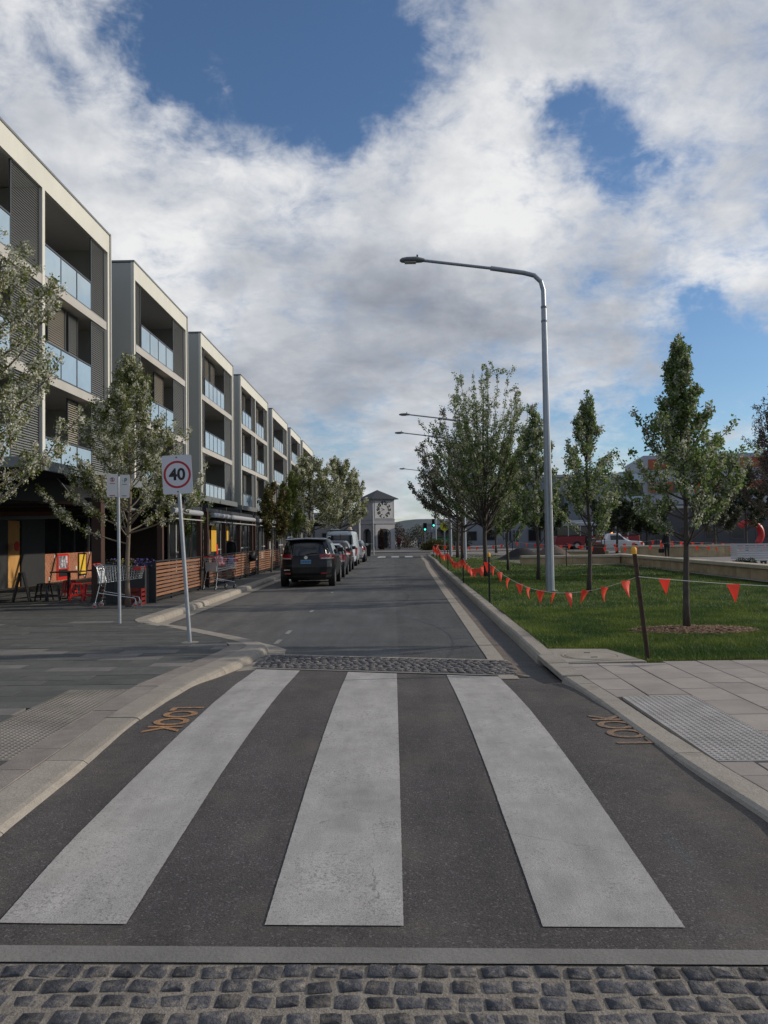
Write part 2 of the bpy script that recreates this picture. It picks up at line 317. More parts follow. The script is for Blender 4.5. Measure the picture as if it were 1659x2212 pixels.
M_TILE = pm('plaza_tile', (.31, .27, .24), .82, var=.14, scale=3, bump=.2, bscale=60, orand=.10, speck=.10, sscale=110, col2=(.27, .24, .215), c2lo=.45, c2hi=.7, c2scale=1.4)
M_JOINT = pm('joint_dark', (.07, .062, .056), .95, var=.2, coord='World')
M_SOIL = pm('soil', (.05, .042, .03), .95, var=.3, scale=3, coord='World', bump=.3, bscale=20)
M_LAWN = pm('lawn_ground', (.030, .058, .016), .95, var=.35, scale=2.2, coord='World', bump=.6, bscale=30)
M_MULCH = pm('mulch', (.19, .115, .07), .95, var=.4, scale=12, coord='World', bump=.8, bscale=40)
M_GRASS0 = leafmat('grass_blade', (.042, .084, .016), (.064, .122, .025), (.12, .168, .046), .35)
def grassmat():
    mt = M_GRASS0.copy(); mt.name = 'grass_patchy'; nt = mt.node_tree; N = nt.nodes.new; L = nt.links.new
    g = [n for n in nt.nodes if n.type == 'NEW_GEOMETRY'][0]; rp = [n for n in nt.nodes if n.type == 'VALTORGB'][0]
    n1 = N('ShaderNodeTexNoise'); n1.inputs['Scale'].default_value = 1.1; n1.inputs['Detail'].default_value = 5; L(g.outputs['Position'], n1.inputs['Vector'])
    mr = N('ShaderNodeMapRange'); L(n1.outputs[0], mr.inputs[0]); mr.inputs[1].default_value = .35; mr.inputs[2].default_value = .68
    mx = N('ShaderNodeMix'); mx.data_type = 'RGBA'; mx.blend_type = 'MULTIPLY'; mx.inputs[0].default_value = 1.0; L(rp.outputs[0], mx.inputs[6])
    r2 = N('ShaderNodeValToRGB'); r2.color_ramp.elements[0].color = (.60, .72, .7, 1); r2.color_ramp.elements[1].color = (2.1, 1.6, 1.3, 1); L(mr.outputs[0], r2.inputs[0]); L(r2.outputs[0], mx.inputs[7])
    for n in nt.nodes:
        if n.type == 'BSDF_PRINCIPLED': L(mx.outputs[2], n.inputs['Base Color'])
        if n.type == 'BSDF_TRANSLUCENT': L(mx.outputs[2], n.inputs[0])
    return mt
M_GRASS = grassmat()
M_SAND = pm('sandstone', (.42, .33, .20), .9, var=.2, scale=2.5, bump=.25, bscale=40, orand=.12, col2=(.34, .25, .14), c2lo=.45, c2hi=.65, c2scale=1.6)
M_SANDTOP = pm('sandstone_cap', (.46, .40, .30), .9, var=.14, scale=2.5, bump=.2, bscale=40, orand=.06)
M_PLAZA = pm('plaza_ground', (.20, .18, .165), .9, var=.2, scale=.8, coord='World', bump=.1, bscale=20)
M_GALV = pm('galvanised', (.34, .36, .385), .5, metal=.55, var=.14, scale=9, bump=.05, bscale=30)
M_LAMP = pm('lamp_paint', (.30, .325, .365), .42, metal=.5, var=.08, scale=4)
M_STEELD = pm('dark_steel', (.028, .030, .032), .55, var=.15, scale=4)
M_STEELG = pm('grey_steel', (.17, .185, .185), .5, metal=.2, var=.14, scale=3)
M_CHROME = pm('chrome', (.62, .63, .65), .22, metal=1.0, var=.05)
M_CREAM = pm('cream_panel', (.60, .585, .52), .75, var=.06, scale=1.2, coord='World', stretch=(1, 1, .4))
M_GREYW = pm('grey_render', (.37, .375, .35), .85, var=.07, scale=.7, coord='World', stretch=(1, 1, .4))
M_SLAB = pm('slab_concrete', (.42, .40, .37), .85, var=.08, scale=1.4, coord='World')
M_SOFFIT = pm('soffit', (.55, .54, .52), .9, var=.05, coord='World')
M_SHADE = pm('louvre_grey', (.20, .205, .20), .5, metal=.25, var=.08, scale=3)
M_LOUVT = pm('louvre_taupe', (.30, .27, .22), .55, metal=.15, var=.08, scale=3)
M_DGLASS = pm('dark_glass', (.016, .018, .021), .12, var=.2, scale=.5, spec=.5)
M_PANE = pm('balcony_glass', (.36, .47, .56), .06, var=.16, scale=.6, spec=.8, alpha=.84, coord='World')
M_BGLZ = pm('balcony_glazing', (.075, .08, .088), .15, var=.35, scale=.8, spec=.6)
M_CURT = pm('added_curtain', (.42, .40, .36), .9, var=.15, scale=2)
M_ALU = pm('anodised_frame', (.085, .088, .092), .45, metal=.4, var=.06)
M_ALUL = pm('pale_frame', (.42, .41, .385), .5, metal=.2, var=.06)
M_WOODF = pm('slat_timber', (.205, .095, .050), .65, var=.3, scale=5, stretch=(3, .35, 6), bump=.15, bscale=30, orand=.18)
M_WOODD = pm('dark_timber', (.055, .026, .018), .6, var=.25, scale=5, stretch=(4, 4, .5))
M_DOORW = pm('ply_door', (.50, .27, .085), .6, var=.16, scale=2.5, stretch=(3, 3, .4))
M_BRICK = pm('brick', (.33, .135, .075), .9, var=.25, scale=14, orand=.28, bump=.4, bscale=50)
M_BMORT = pm('brick_mortar', (.34, .27, .21), .95, var=.2, scale=10)
M_BLACK = pm('black_plastic', (.012, .012, .013), .5, var=.1)
M_RUBBER = pm('rubber', (.018, .018, .019), .85, var=.15)
M_RED = pm('red_plastic', (.52, .022, .018), .38, var=.06)
M_FLAG = leafmat('flag_orange', (.92, .12, .07), (.96, .14, .08), (1.0, .16, .10), .45)
M_CORD = pm('cord', (.55, .55, .48), .8, var=.1)
M_PICK = pm('picket', (.055, .032, .022), .8, var=.3, scale=14)
M_PICKD = pm('picket_dark', (.02, .021, .02), .7, var=.3, scale=14)
M_YCAP = pm('yellow_cap', (.72, .36, .02), .5, var=.08)
M_BARK = pm('bark', (.075, .062, .052), .92, var=.35, scale=12, stretch=(3, 3, .8), bump=.7, bscale=26)
M_BARKL = pm('bark_light', (.17, .135, .10), .92, var=.3, scale=12, stretch=(3, 3, .8), bump=.5, bscale=26)
# ------------------------------------------------------------------ ground, road, kerbs
def zroad(x, y):
    yy = y + .25 * max(-2.2, min(2.0, x + .27)) * sstep(5, 9.5, y)
    pts = [(-50, -.02), (2.9, -.012), (3.5, 0), (4.5, .045), (5.5, .085), (6.5, .098), (7.6, .096), (8.6, .07), (9.4, .035), (10.1, .010), (11.2, 0), (13, -.01), (400, -.01)]
    z = 0
    for a, b in zip(pts, pts[1:]):
        if a[0] <= yy <= b[0]:
            t = (yy - a[0]) / (b[0] - a[0]); z = a[1] + (b[1] - a[1]) * t; break
    e = sstep(1.45, 2.1, abs(x)) * sstep(3.4, 4.6, y) * (1 - sstep(8.2, 9.4, y)); return z + (max(z, .085) - z) * e
def far_raise(x, y):      # the raised crossing at the far end
    return .07 * sstep(61, 63.5, y) * (1 - sstep(67.5, 70, y))
def Z(x, y): return zroad(x, y) + far_raise(x, y)

KL = [(-2.15, -20), (-2.15, 4.4), (-2.19, 5.5), (-2.24, 7), (-2.22, 8.8), (-2.02, 10.2), (-1.86, 11.4), (-1.84, 11.9), (-2.02, 12.35), (-2.6, 13.15), (-3.7, 14.55), (-4.5, 15.35), (-4.85, 15.9), (-4.83, 19), (-4.8, 25), (-4.8, 58), (-4.5, 60), (-2.6, 61.6), (-2.3, 62.6), (-2.3, 68), (-2.6, 70), (-4.0, 72.5), (-9, 75), (-40, 77)]
KR = [(2.05, -20), (2.05, 4.5), (1.98, 5.4), (1.94, 6.5), (1.91, 7.7), (1.84, 9.1), (1.86, 10.2), (1.9, 11.3), (2.1, 24.3), (2.43, 44), (2.72, 54), (2.78, 62), (2.9, 68), (3.3, 70.5), (5, 72.8), (9, 74.5), (60, 77)]

def resample(path, step):
    out = [Vector((*path[0], 0))]; acc = 0
    for a, b in zip(path, path[1:]):
        a = Vector((*a, 0)); b = Vector((*b, 0)); d = (b - a).length; t = step - acc
        while t <= d + 1e-9: out.append(a + (b - a) * (t / d)); t += step
        acc = d - (t - step)
    return out
def smoothpath(P, it=2):
    for _ in range(it):
        P = [P[0]] + [(P[i - 1] + P[i] * 2 + P[i + 1]) / 4 for i in range(1, len(P) - 1)] + [P[-1]]
    return P

g = MB(); g.box(-1500, 1500, -300, 3500, -1.2, -.30); tag(g.build('ground', M_SOIL), kind='structure')
# road sheets
def sheet(name, xl, xr, ys, mat, dz=0.0, nx=10):
    b = MB(); P = []
    for y in ys:
        a, c = xl(y), xr(y); P.append([(a + (c - a) * i / nx, y, Z(a + (c - a) * i / nx, y) + dz) for i in range(nx + 1)])
    b.grid(P); return b.build(name, mat, smooth=True)
def rng(a, b, s):
    n = max(1, int(round((b - a) / s))); return [a + (b - a) * i / n for i in range(n + 1)]
xl = lambda y: interp(KL, y) - .06
xr = lambda y: interp(KR, y) + .06
SK = lambda x, y0: y0 - .25 * (x + .27)          # the far edge of the crossing runs askew
def skew_sheet(name, x0f, x1f, y0f, y1f, mat, dz, ny=2, nx=16):
    b = MB(); P = []
    for j in range(ny + 1):
        row = []
        for i in range(nx + 1):
            t = j / ny; ym = None
            s = i / nx; x = x0f + (x1f - x0f) * s; y = y0f(x) + (y1f(x) - y0f(x)) * t; row.append((x, y, Z(x, y) + dz))
        P.append(row)
    b.grid(P); return b.build(name, mat, smooth=True)
tag(sheet('road', xl, xr, rng(-20, 3.2, 1) + rng(3.4, 13, .2) + rng(13.5, 60, 1) + rng(60.5, 71, .4) + rng(72, 76, 1), M_ROAD), kind='structure')
# crossing table: warm dark asphalt, 5 mm over the road sheet
b = MB(); P = []
for j in range(45):
    t = j / 44; row = []
    for i in range(15):
        s = i / 14; y = 3.30 + t * 7; x = -2.25 + 4.35 * s
        y1 = SK(x, 9.98); y = 3.345 - .028 * x + t * (y1 - 3.345 + .028 * x); a, c = interp(KL, y) - .05, interp(KR, y) + .05; x = a + (c - a) * s
        row.append((x, y, Z(x, y) + .005))
    P.append(row)
b.grid(P); tag(b.build('crossing_road', M_CROSS, smooth=True), kind='structure')
side = MB(); side.prism([(-400, 77.5), (400, 77.5), (400, 84), (-400, 84)], -.05, -.008); side.prism([(-60, 75), (60, 75), (60, 77.6), (-60, 77.6)], -.06, -.012)
tag(side.build('cross_street', M_ROAD), kind='structure')

# white stripes
stripes = []
for i, (x0, x1) in enumerate([(-1.775, -1.20), (-.585, .022), (.622, 1.228)]):
    b = MB(); P = []; n = 260
    rj = random.Random(i)
    for j in range(n + 1):
        t = j / n; row = []
        for k in range(7):
            x = x0 + (x1 - x0) * k / 6
            if k in (0, 6): x += rj.uniform(-.0011, .0011)
            ya = 3.53 - .028 * x; yb = SK(x, 9.93) ; y = ya + (yb - ya) * t; row.append((x, y, Z(x, y) + .010))
        P.append(row)
    b.grid(P); o = b.build('crossing_stripe', M_WHITE, smooth=True); tag(o, kind='structure')
M_FARP = paintmat('far_crossing_paint', (.62, .60, .56), (.11, .1, .095), .6)
# lane dashes of the parking bay and the far raised crossing
def decal(name, pts, mat, dz=.006):
    b = MB(); b.add([(x, y, Z(x, y) + dz) for x, y in pts], [tuple(range(len(pts)))]); o = b.build(name, mat); tag(o, kind='structure'); return o
for y0 in (12.95, 14.3, 18.4, 24.6): decal('parking_dash', [(-1.96, y0), (-1.88, y0), (-1.88, y0 + .55), (-1.96, y0 + .55)], M_DASH)
for x0 in (-1.25, -.15, .95): decal('far_stripe', [(x0, 62.9), (x0 + .62, 62.9), (x0 + .62, 67.3), (x0, 67.3)], M_FARP, .012)
# LOOK lettering for people about to cross
def lettering(name, cx, cy, rz, mat):
    me = text_mesh('LOOK', 1.0, mat, bold=.022); vs = [v.co.copy() for v in me.vertices]
    xs = [v.x for v in vs]; ys = [v.y for v in vs]; w_, h_ = max(xs) - min(xs), max(ys) - min(ys)
    c, s = math.cos(rz), math.sin(rz); off = ((max(xs) + min(xs)) / 2, (max(ys) + min(ys)) / 2)
    for v in me.vertices:
        a = (v.co.x - off[0]) / w_ * 1.0; d = (v.co.y - off[1]) / h_ * .31
        X, Y = cx + a * c - d * s, cy + a * s + d * c; v.co = (X, Y, Z(X, Y) + .011)
    o = link(name, me); tag(o, kind='structure')
lettering('look_lettering', -1.965, 7.15, R(-90), M_ORANGE)
lettering('look_lettering', 1.84, 6.65, R(90), M_ORANGE2)

# concrete header strips and cobbles
def strip(name, x0, x1, ya, yb, mat, dz, z1=None, n=24):
    b = MB(); P = [[(x0 + (x1 - x0) * i / n, f(x0 + (x1 - x0) * i / n), Z(x0 + (x1 - x0) * i / n, f(x0 + (x1 - x0) * i / n)) + dz) for i in range(n + 1)] for f in (ya, yb)]
    b.grid(P); o = b.build(name, mat); tag(o, kind='structure'); return o
near = strip('concrete_strip', -2.2, 2.1, lambda x: 3.236 - .022 * x, lambda x: 3.352 - .028 * x, M_CONC, .010)
strip('concrete_strip', -1.9, 1.60, lambda x: SK(x, 9.99), lambda x: SK(x, 10.10), M_CONC, .012)
strip('concrete_strip', -1.87, 1.52, lambda x: SK(x, 11.24), lambda x: SK(x, 11.36), M_KERB, .012)
cb = strip('cobble_bed', -2.2, 2.1, lambda x: 1.2, lambda x: 3.24 - .022 * x, M_MORTAR, .002)
cf = strip('cobble_bed', -1.9, 1.55, lambda x: SK(x, 10.08), lambda x: SK(x, 11.26), M_MORTAR, .006)
def cobble_pts(rj, w_, l_, h_):
    def ring(sx, sy, z, j):
        k = [(-1, -.86), (-.84, -1), (.84, -1), (1, -.86), (1, .84), (.86, 1), (-.84, 1), (-1, .86)]
        return [(a * w_ / 2 * sx + rj.uniform(-j, j), b_ * l_ / 2 * sy + rj.uniform(-j, j), z + rj.uniform(-.3, .3) * j) for a, b_ in k]
    a = ring(1.02, 1.02, -.02, .003); c = ring(1, 1, h_ * .45, .005); d = ring(.93, .92, h_, .005)
    vs = a + c + d + [(0, 0, h_ + .003)]; fs = []
    for r_ in (0, 8):
        for k in range(8): fs.append((r_ + k, r_ + (k + 1) % 8, r_ + 8 + (k + 1) % 8, r_ + 8 + k))
    for k in range(8): fs.append((16 + k, 16 + (k + 1) % 8, 24))
    return vs, fs
rj = random.Random(5)
cms = []
for i in range(14):
    b = MB(); b.add(*cobble_pts(rj, rj.uniform(.084, .102), rj.uniform(.072, .09), rj.uniform(.004, .009))); cms.append(b.mesh('cobble', M_COB, smooth=True))
row = 0; y = 3.182; cnt = 0
while y > 2.40:
    x = -1.62 + rj.uniform(-.05, .03)
    while x < 1.62 and cnt < 298:
        o = link('cobble', rj.choice(cms), cb, (x, y - .02 * x + rj.uniform(-.008, .008), Z(x, y) + .003), rj.uniform(-.16, .16)); cnt += 1
        x += rj.uniform(.098, .122)
    y -= .102
b = MB(); y = 0
for r_ in range(11):
    x = -1.86 + rj.uniform(0, .05)
    while x < 1.5:
        vs, fs = cobble_pts(rj, rj.uniform(.082, .1), rj.uniform(.08, .09), rj.uniform(.010, .018)); yy = SK(x, 10.16 + r_ * .103) + rj.uniform(-.008, .008)
        b.add([(p[0] + x, p[1] + yy, p[2] + Z(x, yy) + .007) for p in vs], fs); x += rj.uniform(.098, .12)
tag(b.build('cobbles', M_COB, cf, smooth=True), kind='stuff')

# kerbs: a bed and single stones
def kerb(name, path, sgn, y0, y1, prof, slen=1.05, mat=M_KERB, seed=1):
    P = smoothpath(resample(path, .15), 3); rj = random.Random(seed)
    P = [p for p in P if y0 <= p.y <= y1]
    nor = []
    for i in range(len(P)):
        t = (P[min(i + 1, len(P) - 1)] - P[max(i - 1, 0)]).normalized(); nor.append(Vector((-t.y, t.x, 0)) * sgn)
    root = MB(); root.grid([[P[i] + nor[i] * .03 + Vector((0, 0, .0)), P[i] + nor[i] * .30 + Vector((0, 0, .0))] for i in range(len(P))]); ro = root.build(name, mat); tag(ro, kind='structure')
    k = int(round(slen / .15)); i = 0
    while i < len(P) - 1:
        j = min(len(P) - 1, i + k); b = MB(); G = []; dz = rj.uniform(-.004, .004)
        for q in range(i, j + 1):
            sh = 0
            p = P[q].copy()
            if q == i: p = p + (P[q + 1] - P[q]) * .03
            if q == j and j > i: p = p - (P[q] - P[q - 1]) * .03
            wob = math.sin(q * .31 + seed) * .004
            G.append([p + nor[q] * (a + wob) + Vector((0, 0, z + dz + (rj.uniform(-.0008, .0008) if 0 < z else 0))) for a, z in prof])
        b.grid(G); n = len(prof)
        b.add(G[0], [tuple(range(n))]); b.add(G[-1], [tuple(reversed(range(n)))])
        b.build('kerb_stone', mat, ro, smooth='auto'); i = j
    return ro, P, nor
PROF = [(-.01, -.10), (.0, .05), (.022, .095), (.06, .120), (.10, .126), (.33, .128), (.335, .05)]
kl, PL, NL = kerb('kerb', KL, 1, -1, 76, PROF, 1.35, seed=3)
PROFR = [(-.005, -.12), (.0, .06), (.018, .112), (.05, .126), (.22, .128), (.225, .05)]
kr, PR, NR = kerb('kerb', [p for p in KR], -1, -1, 9.0, PROFR, 1.35, seed=8)
kr2, _, _ = kerb('kerb', KR, -1, 10.55, 76, PROFR, 1.8, seed=9)
# coarse edge slabs between left kerb and pavers
es = MB(); es.box(-2.9, -2.52, -1, 0, .02, .10); eo = es.build('edge_band', M_EDGE); tag(eo, kind='structure')
y = 0.0; rj = random.Random(12)
while y < 12.2:
    L_ = rj.uniform(.55, .75); b = MB(); y1 = min(y + L_, 12.3)
    q = [(interp(KL, y + .004) - .34, y + .004), (interp(KL, y1 - .004) - .34, y1 - .004), (interp(KL, y1 - .004) - .60, y1 - .004), (interp(KL, y + .004) - .60, y + .004)]
    b.prism(q, .03, .124 + rj.uniform(-.002, .002)); b.build('edge_slab', M_EDGE, eo, bevel=.004); y = y1

# left pavement
pb = MB(); ys = rng(-20, 10, 1) + rng(10.3, 17, .25) + rng(18, 58, 2) + rng(58.5, 74, .5)
pb.grid([[(-60, y, .104), (-12, y, .104), (interp(KL, y) - .25, y, .104)] for y in ys if y <= 24.2])
pv = pb.build('pavement', M_PAVBASE); tag(pv, kind='structure')
pb = MB(); pb.grid([[(-60, y, .118), (-12, y, .118), (interp(KL, y) - .28, y, .118)] for y in [24.0] + [q for q in ys if q > 24.2]])
tag(pb.build('pavement', M_PAVFAR), kind='structure')
def vis_left(y): return -(849 / 1728) * y - .9        # left border of what is worth laying single pavers in
rj = random.Random(77); RH = .30; PW = .80
singles = []; rest_d = MB(); rest_l = MB(); r_ = 0; y = 4.3
cand = []
while y < 24.0:
    off = (r_ % 2) * .4 + rj.uniform(-.06, .06); xb0 = interp(KL, y + .003) - (.61 if y < 12.2 else .34); xb1 = interp(KL, y + RH - .003) - (.61 if y + RH < 12.2 else .34)
    x1 = max(xb0, xb1); xx = -1.1 - off
    while xx > vis_left(y) :
        a0, a1 = xx - PW + .003, xx - .003
        if a0 < max(xb0, xb1) - .02:
            cand.append((y, r_, a0, min(a1, xb0), min(a1, xb1)))
        xx -= PW
    y += RH; r_ += 1
TACTL = (-3.46, -2.84, 5.80, 8.50)
n_single = 0
for (y, r_, a0, b0, b1) in cand:
    if y + RH > TACTL[2] + .02 and y < TACTL[3] - .02 and b0 > TACTL[0]:
        if a0 >= TACTL[0] - .05: continue
        b0 = min(b0, TACTL[0]); b1 = min(b1, TACTL[0])
        if b0 - a0 < .05: continue
    if max(b0, b1) <= a0 + .03: continue
    b0 = max(b0, a0 + .01); b1 = max(b1, a0 + .01)
    cx = (a0 + b0) / 2
    light = (9.6 < y < 12.0 and rj.random() < .42 and cx > -7.5) or rj.random() < .03
    mat = M_PAVL if light else M_PAVD
    h = .123 + rj.uniform(-.0025, .0025); poly = [(a0, y + .003), (b0, y + .003), (b1, y + RH - .003), (a0, y + RH - .003)]
    if n_single < 296:
        b = MB(); b.prism([(p[0] - cx, p[1] - y) for p in poly], -.04, h - .1); link('paver', b.mesh('paver', mat), pv, (cx, y, .1)); n_single += 1
    else: (rest_l if light else rest_d).prism(poly, .09, h)
tag(rest_d.build('pavers', M_PAVD, pv), kind='stuff'); tag(rest_l.build('light_pavers', M_PAVL, pv), kind='stuff')
# tactile pads
def tactile(poly, xs, ys, z, mat, parent, keep, bar=False, name='tactile_studs'):
    tb = MB(); tb.prism(poly, z - .05, z); t = tb.build('tactile_pad', mat, parent); b = MB()
    for x in xs:
        for y in ys:
            if not keep(x, y): continue
            r1 = .0175
            b.add([(x + r1 * math.cos(k * math.pi / 3) * q, y + r1 * math.sin(k * math.pi / 3) * q, z + h) for q, h in ((1.1, -.002), (.7, .0055)) for k in range(6)], [(k, (k + 1) % 6, 6 + (k + 1) % 6, 6 + k) for k in range(6)] + [(6, 7, 8, 9, 10, 11)])
    tag(b.build(name, mat, t), kind='stuff')
tactile([(-3.455, 5.80), (-2.795, 5.80), (-2.83, 8.50), (-3.455, 8.50)], np.arange(-3.42, -2.82, .05), np.arange(5.84, 8.47, .05), .124, M_TACT, pv, lambda x, y: True)

# right pavement, apron, lawn, plaza
pr = MB(); pr.grid([[(interp(KR, y) + .12, y, .100), (14, y, .100)] for y in rng(-20, 10.4, .5)])
pvr = pr.build('pavement', M_JOINT); tag(pvr, kind='structure')
rj = random.Random(31); TW, TL = .415, .585
TACTR = (2.24, 2.86, 5.57, 7.80)
for c in range(-1, 12):
    x0 = 2.455 + c * TW; off = (c % 2) * TL / 2
    y = 3.2 + off - TL
    while y < 9.95:
        y1 = min(y + TL, 9.93 if x0 > 3.0 else 9.80); a0 = x0
        if c == -1: a0 = None
        skip = (x0 + TW > TACTR[0] and x0 < TACTR[1] - .05 and y1 > TACTR[2] + .02 and y < TACTR[3] - .02)
        segs = [(y, y1)]
        if skip:
            segs = []
            if y < TACTR[2] - .05: segs.append((y, TACTR[2]))
            if y1 > TACTR[3] + .05: segs.append((TACTR[3], y1))
        for (s0, s1) in segs:
            if s1 - s0 < .05 or x0 > .52 * s1 + 1.2: continue
            l0 = x0 if c >= 0 else interp(KR, s0) + .23; l1 = x0 if c >= 0 else interp(KR, s1) + .23
            g_ = .006; h = .126 + rj.uniform(-.002, .002); b = MB(); cx, cy = x0 + TW / 2, (s0 + s1) / 2
            b.prism([(l0 + g_ - cx, s0 + g_ - cy), (x0 + TW - g_ - cx, s0 + g_ - cy), (x0 + TW - g_ - cx, s1 - g_ - cy), (l1 + g_ - cx, s1 - g_ - cy)], -.05, h - .1)
            link('paving_tile', b.mesh('paving_tile', M_TILE, bevel=.003), pvr, (cx, cy, .1))
        y += TL
tactile([(2.215, 5.58), (2.855, 5.58), (2.855, 7.79), (2.19, 7.79)], np.arange(2.25, 2.85, .05), np.arange(5.62, 7.78, .05), .127, M_TACT2, pvr, lambda x, y: True)
b = MB(); b.prism([(2.06, 9.86), (3.10, 9.94), (2.90, 11.02), (2.10, 11.10)], .02, .129); ap = b.build('concrete_apron', M_CONC2, bevel=.005); tag(ap, kind='structure')
mh = empty('manhole_cover', (2.53, 10.42, .129), 'round concrete manhole cover set in the apron beside the lawn corner', 'manhole')
b = MB(); b.lathe([(.37, -.01), (.37, .005), (.345, .006), (.335, .000), (.335, -.01)], 32); b.build('ring', M_CONC2, mh, smooth='auto')
b = MB(); b.lathe([(.325, -.01), (.325, .006), (.30, .008), (.0, .009)], 32); b.build('lid', M_CONC2, mh, smooth='auto')
for q in (.18, -.20): b = MB(); b.box(-.04, .04, q, q + .02, 0, .014); b.build('lift_slot', M_STEELD, mh)
# drain inlet under its lintel
dr = empty('drain_inlet', (1.95, 9.8, 0), 'concrete stormwater drain inlet with dark slot under lintel', 'drain')
def wl(pts): return [(p[0] - 1.95, p[1] - 9.8) for p in pts]
b = MB(); b.prism(wl([(1.86, 9.0), (2.10, 9.0), (2.14, 10.56), (1.87, 10.56)]), .065, .131); b.build('lintel', M_KERB, dr, bevel=.008)
b = MB(); b.prism(wl([(2.03, 9.0), (2.13, 9.0), (2.13, 10.56), (2.05, 10.56)]), -.2, .064); b.build('back_wall', M_BLACK, dr)
for yy in (8.98, 10.44):
    b = MB(); b.prism(wl([(1.86, yy), (2.08, yy), (2.08, yy + .12), (1.88, yy + .12)]), -.15, .064); b.build('jamb', M_KERB, dr)
# gutter on the right
def gut(y): return interp(KR, y)
b = MB(); b.grid([[(gut(y) - .62, y, Z(0, y) + .006 if y > 10.8 else Z(gut(y) - .62, y) + .012), (gut(y) - .40, y, (Z(0, y) + .004) if y > 10.8 else Z(gut(y) - .4, y) + .012)] for y in rng(9.35, 70, .4)])
tag(b.build('gutter_strip', M_KERB, smooth=True), kind='structure')
b = MB(); b.grid([[(gut(y) - .40, y, Z(0, y) + .004 + .008 * (1 - sstep(10.2, 11, y))), (gut(y) - .16, y, -.012 + Z(0, y) * .5), (gut(y) + .02, y, -.006 + Z(0, y) * .5)] for y in rng(9.6, 70, .4)])
tag(b.build('gutter', M_GUT, smooth=True), kind='structure')
# gutter pan along the parking bay
idx = [i for i, p in enumerate(PL) if 12.0 <= p.y <= 61]
b = MB(); b.grid([[PL[i] - NL[i] * .30 + Vector((0, 0, .004)), PL[i] - NL[i] * .15 + Vector((0, 0, -.002)), PL[i] + NL[i] * .02 + Vector((0, 0, .002))] for i in idx]); tag(b.build('gutter', M_KERB, smooth=True), kind='structure')
# gutter lip on the left at the nose
b = MB(); b.add([(-2.03, 9.95, .03), (-1.80, 10.3, .02), (-1.60, 11.7, .012), (-1.66, 12.25, .01), (-1.9, 12.2, .02), (-1.9, 10.9, .03)], [(0, 1, 2, 3, 4, 5)]); tag(b.build('gutter_lip', M_KERB), kind='structure')

# lawn
def lawn_z(x, y): return .135 + .018 * math.sin(x * 1.3 + y * .7) * math.sin(y * .9 - x * .4) + .02 * sstep(12, 40, y)
def lawn_in(x, y):
    if y < 9.98: return False
    if x < interp(KR, y) + .235: return False
    if y < 11.12 and x < 3.10 - (y - 9.94) * .185: return False
    if y > 40.5 and x > 7.9: return False
    return y < 66 - .9 * max(0, x - 4) and x < 11.7
xs = [interp(KR, 20)] ; b = MB(); P = []
for y in rng(9.96, 66, .5):
    l = interp(KR, y) + .22 if y > 11.1 else 3.12 - (y - 9.94) * .19
    rr = 11.75 if y < 40.5 else 8.0 if y < 60 else 5
    P.append([(l + (rr - l) * i / 16, y, lawn_z(l + (rr - l) * i / 16, y) - .02) for i in range(17)])
b.grid(P); lawn = b.build('lawn', M_LAWN, smooth=True); tag(lawn, kind='structure')
rg = np.random.default_rng(3)
def blades(n, ylo, yhi, hgt, wid, power=1.0):
    y = ylo + (yhi - ylo) * rg.random(n) ** power; x = 2.0 + rg.random(n) * np.minimum(9.8, y * .52 + .3 - 2.0 + .8)
    k = np.array([lawn_in(a, c) for a, c in zip(x, y)]); x = x[k]; y = y[k]; n = len(x)
    mul = np.hypot(x - 4.84, y - 13.25) ; k = ~((np.abs(x - 4.84) / 1.0) ** 2 + (np.abs(y - 13.0) / .55) ** 2 < 1); x = x[k]; y = y[k]; n = len(x)
    z = np.array([lawn_z(a, c) for a, c in zip(x, y)]) - .02
    clump = .7 + .6 * (np.sin(x * 2.3 + 1.3 * np.sin(y * 1.7)) * np.sin(y * 2.1 + x) * .5 + .5)
    a = rg.random(n) * 6.283; h = hgt * (0.5 + rg.random(n)) * clump; ww = wid * (.6 + .8 * rg.random(n)); lean = h * rg.normal(0, .55, n); la = rg.random(n) * 6.283
    V = np.zeros((n, 3, 3)); V[:, 0] = np.c_[x - np.cos(a) * ww, y - np.sin(a) * ww, z]; V[:, 1] = np.c_[x + np.cos(a) * ww, y + np.sin(a) * ww, z]
    V[:, 2] = np.c_[x + np.cos(la) * lean, y + np.sin(la) * lean, z + h]; return V.reshape(-1, 3)
gv = np.vstack([blades(150000, 9.98, 17, .042, .004), blades(90000, 16, 30, .05, .007), blades(50000, 28, 64, .06, .014)])
tag(link('grass', np_mesh('grass', gv, 3, M_GRASS)), 'short green lawn grass beside the road', 'grass', kind='stuff')

# plaza beyond the lawn
b = MB(); b.add([(11.3, 9.9, .17), (90, 9.9, .17), (90, 76.5, .17), (3.5, 76.5, .17), (3.3, 62, .13), (7.6, 40, .15), (11.3, 40, .17)], [(0, 1, 2, 3, 4, 5, 6)]); tag(b.build('plaza', M_PLAZA), kind='structure')
b = MB(); b.prism([(5.5, 10.0), (90, 10.0), (90, 9.9), (5.5, 9.9)], .05, .1); 
b = MB(); b.prism([(-120, 84), (160, 84), (160, 300), (-120, 300)], -.05, .10); tag(b.build('footpath', M_PLAZA), kind='structure')
b = MB(); b.prism([(-40, 83.75), (60, 83.75), (60, 84.1), (-40, 84.1)], -.05, .13); tag(b.build('far_kerb', M_KERB), kind='structure')
b = MB(); b.prism([(30, -20), (120, -20), (120, 76), (30, 76)], .1, .175); tag(b.build('side_road', M_ROAD), kind='structure')
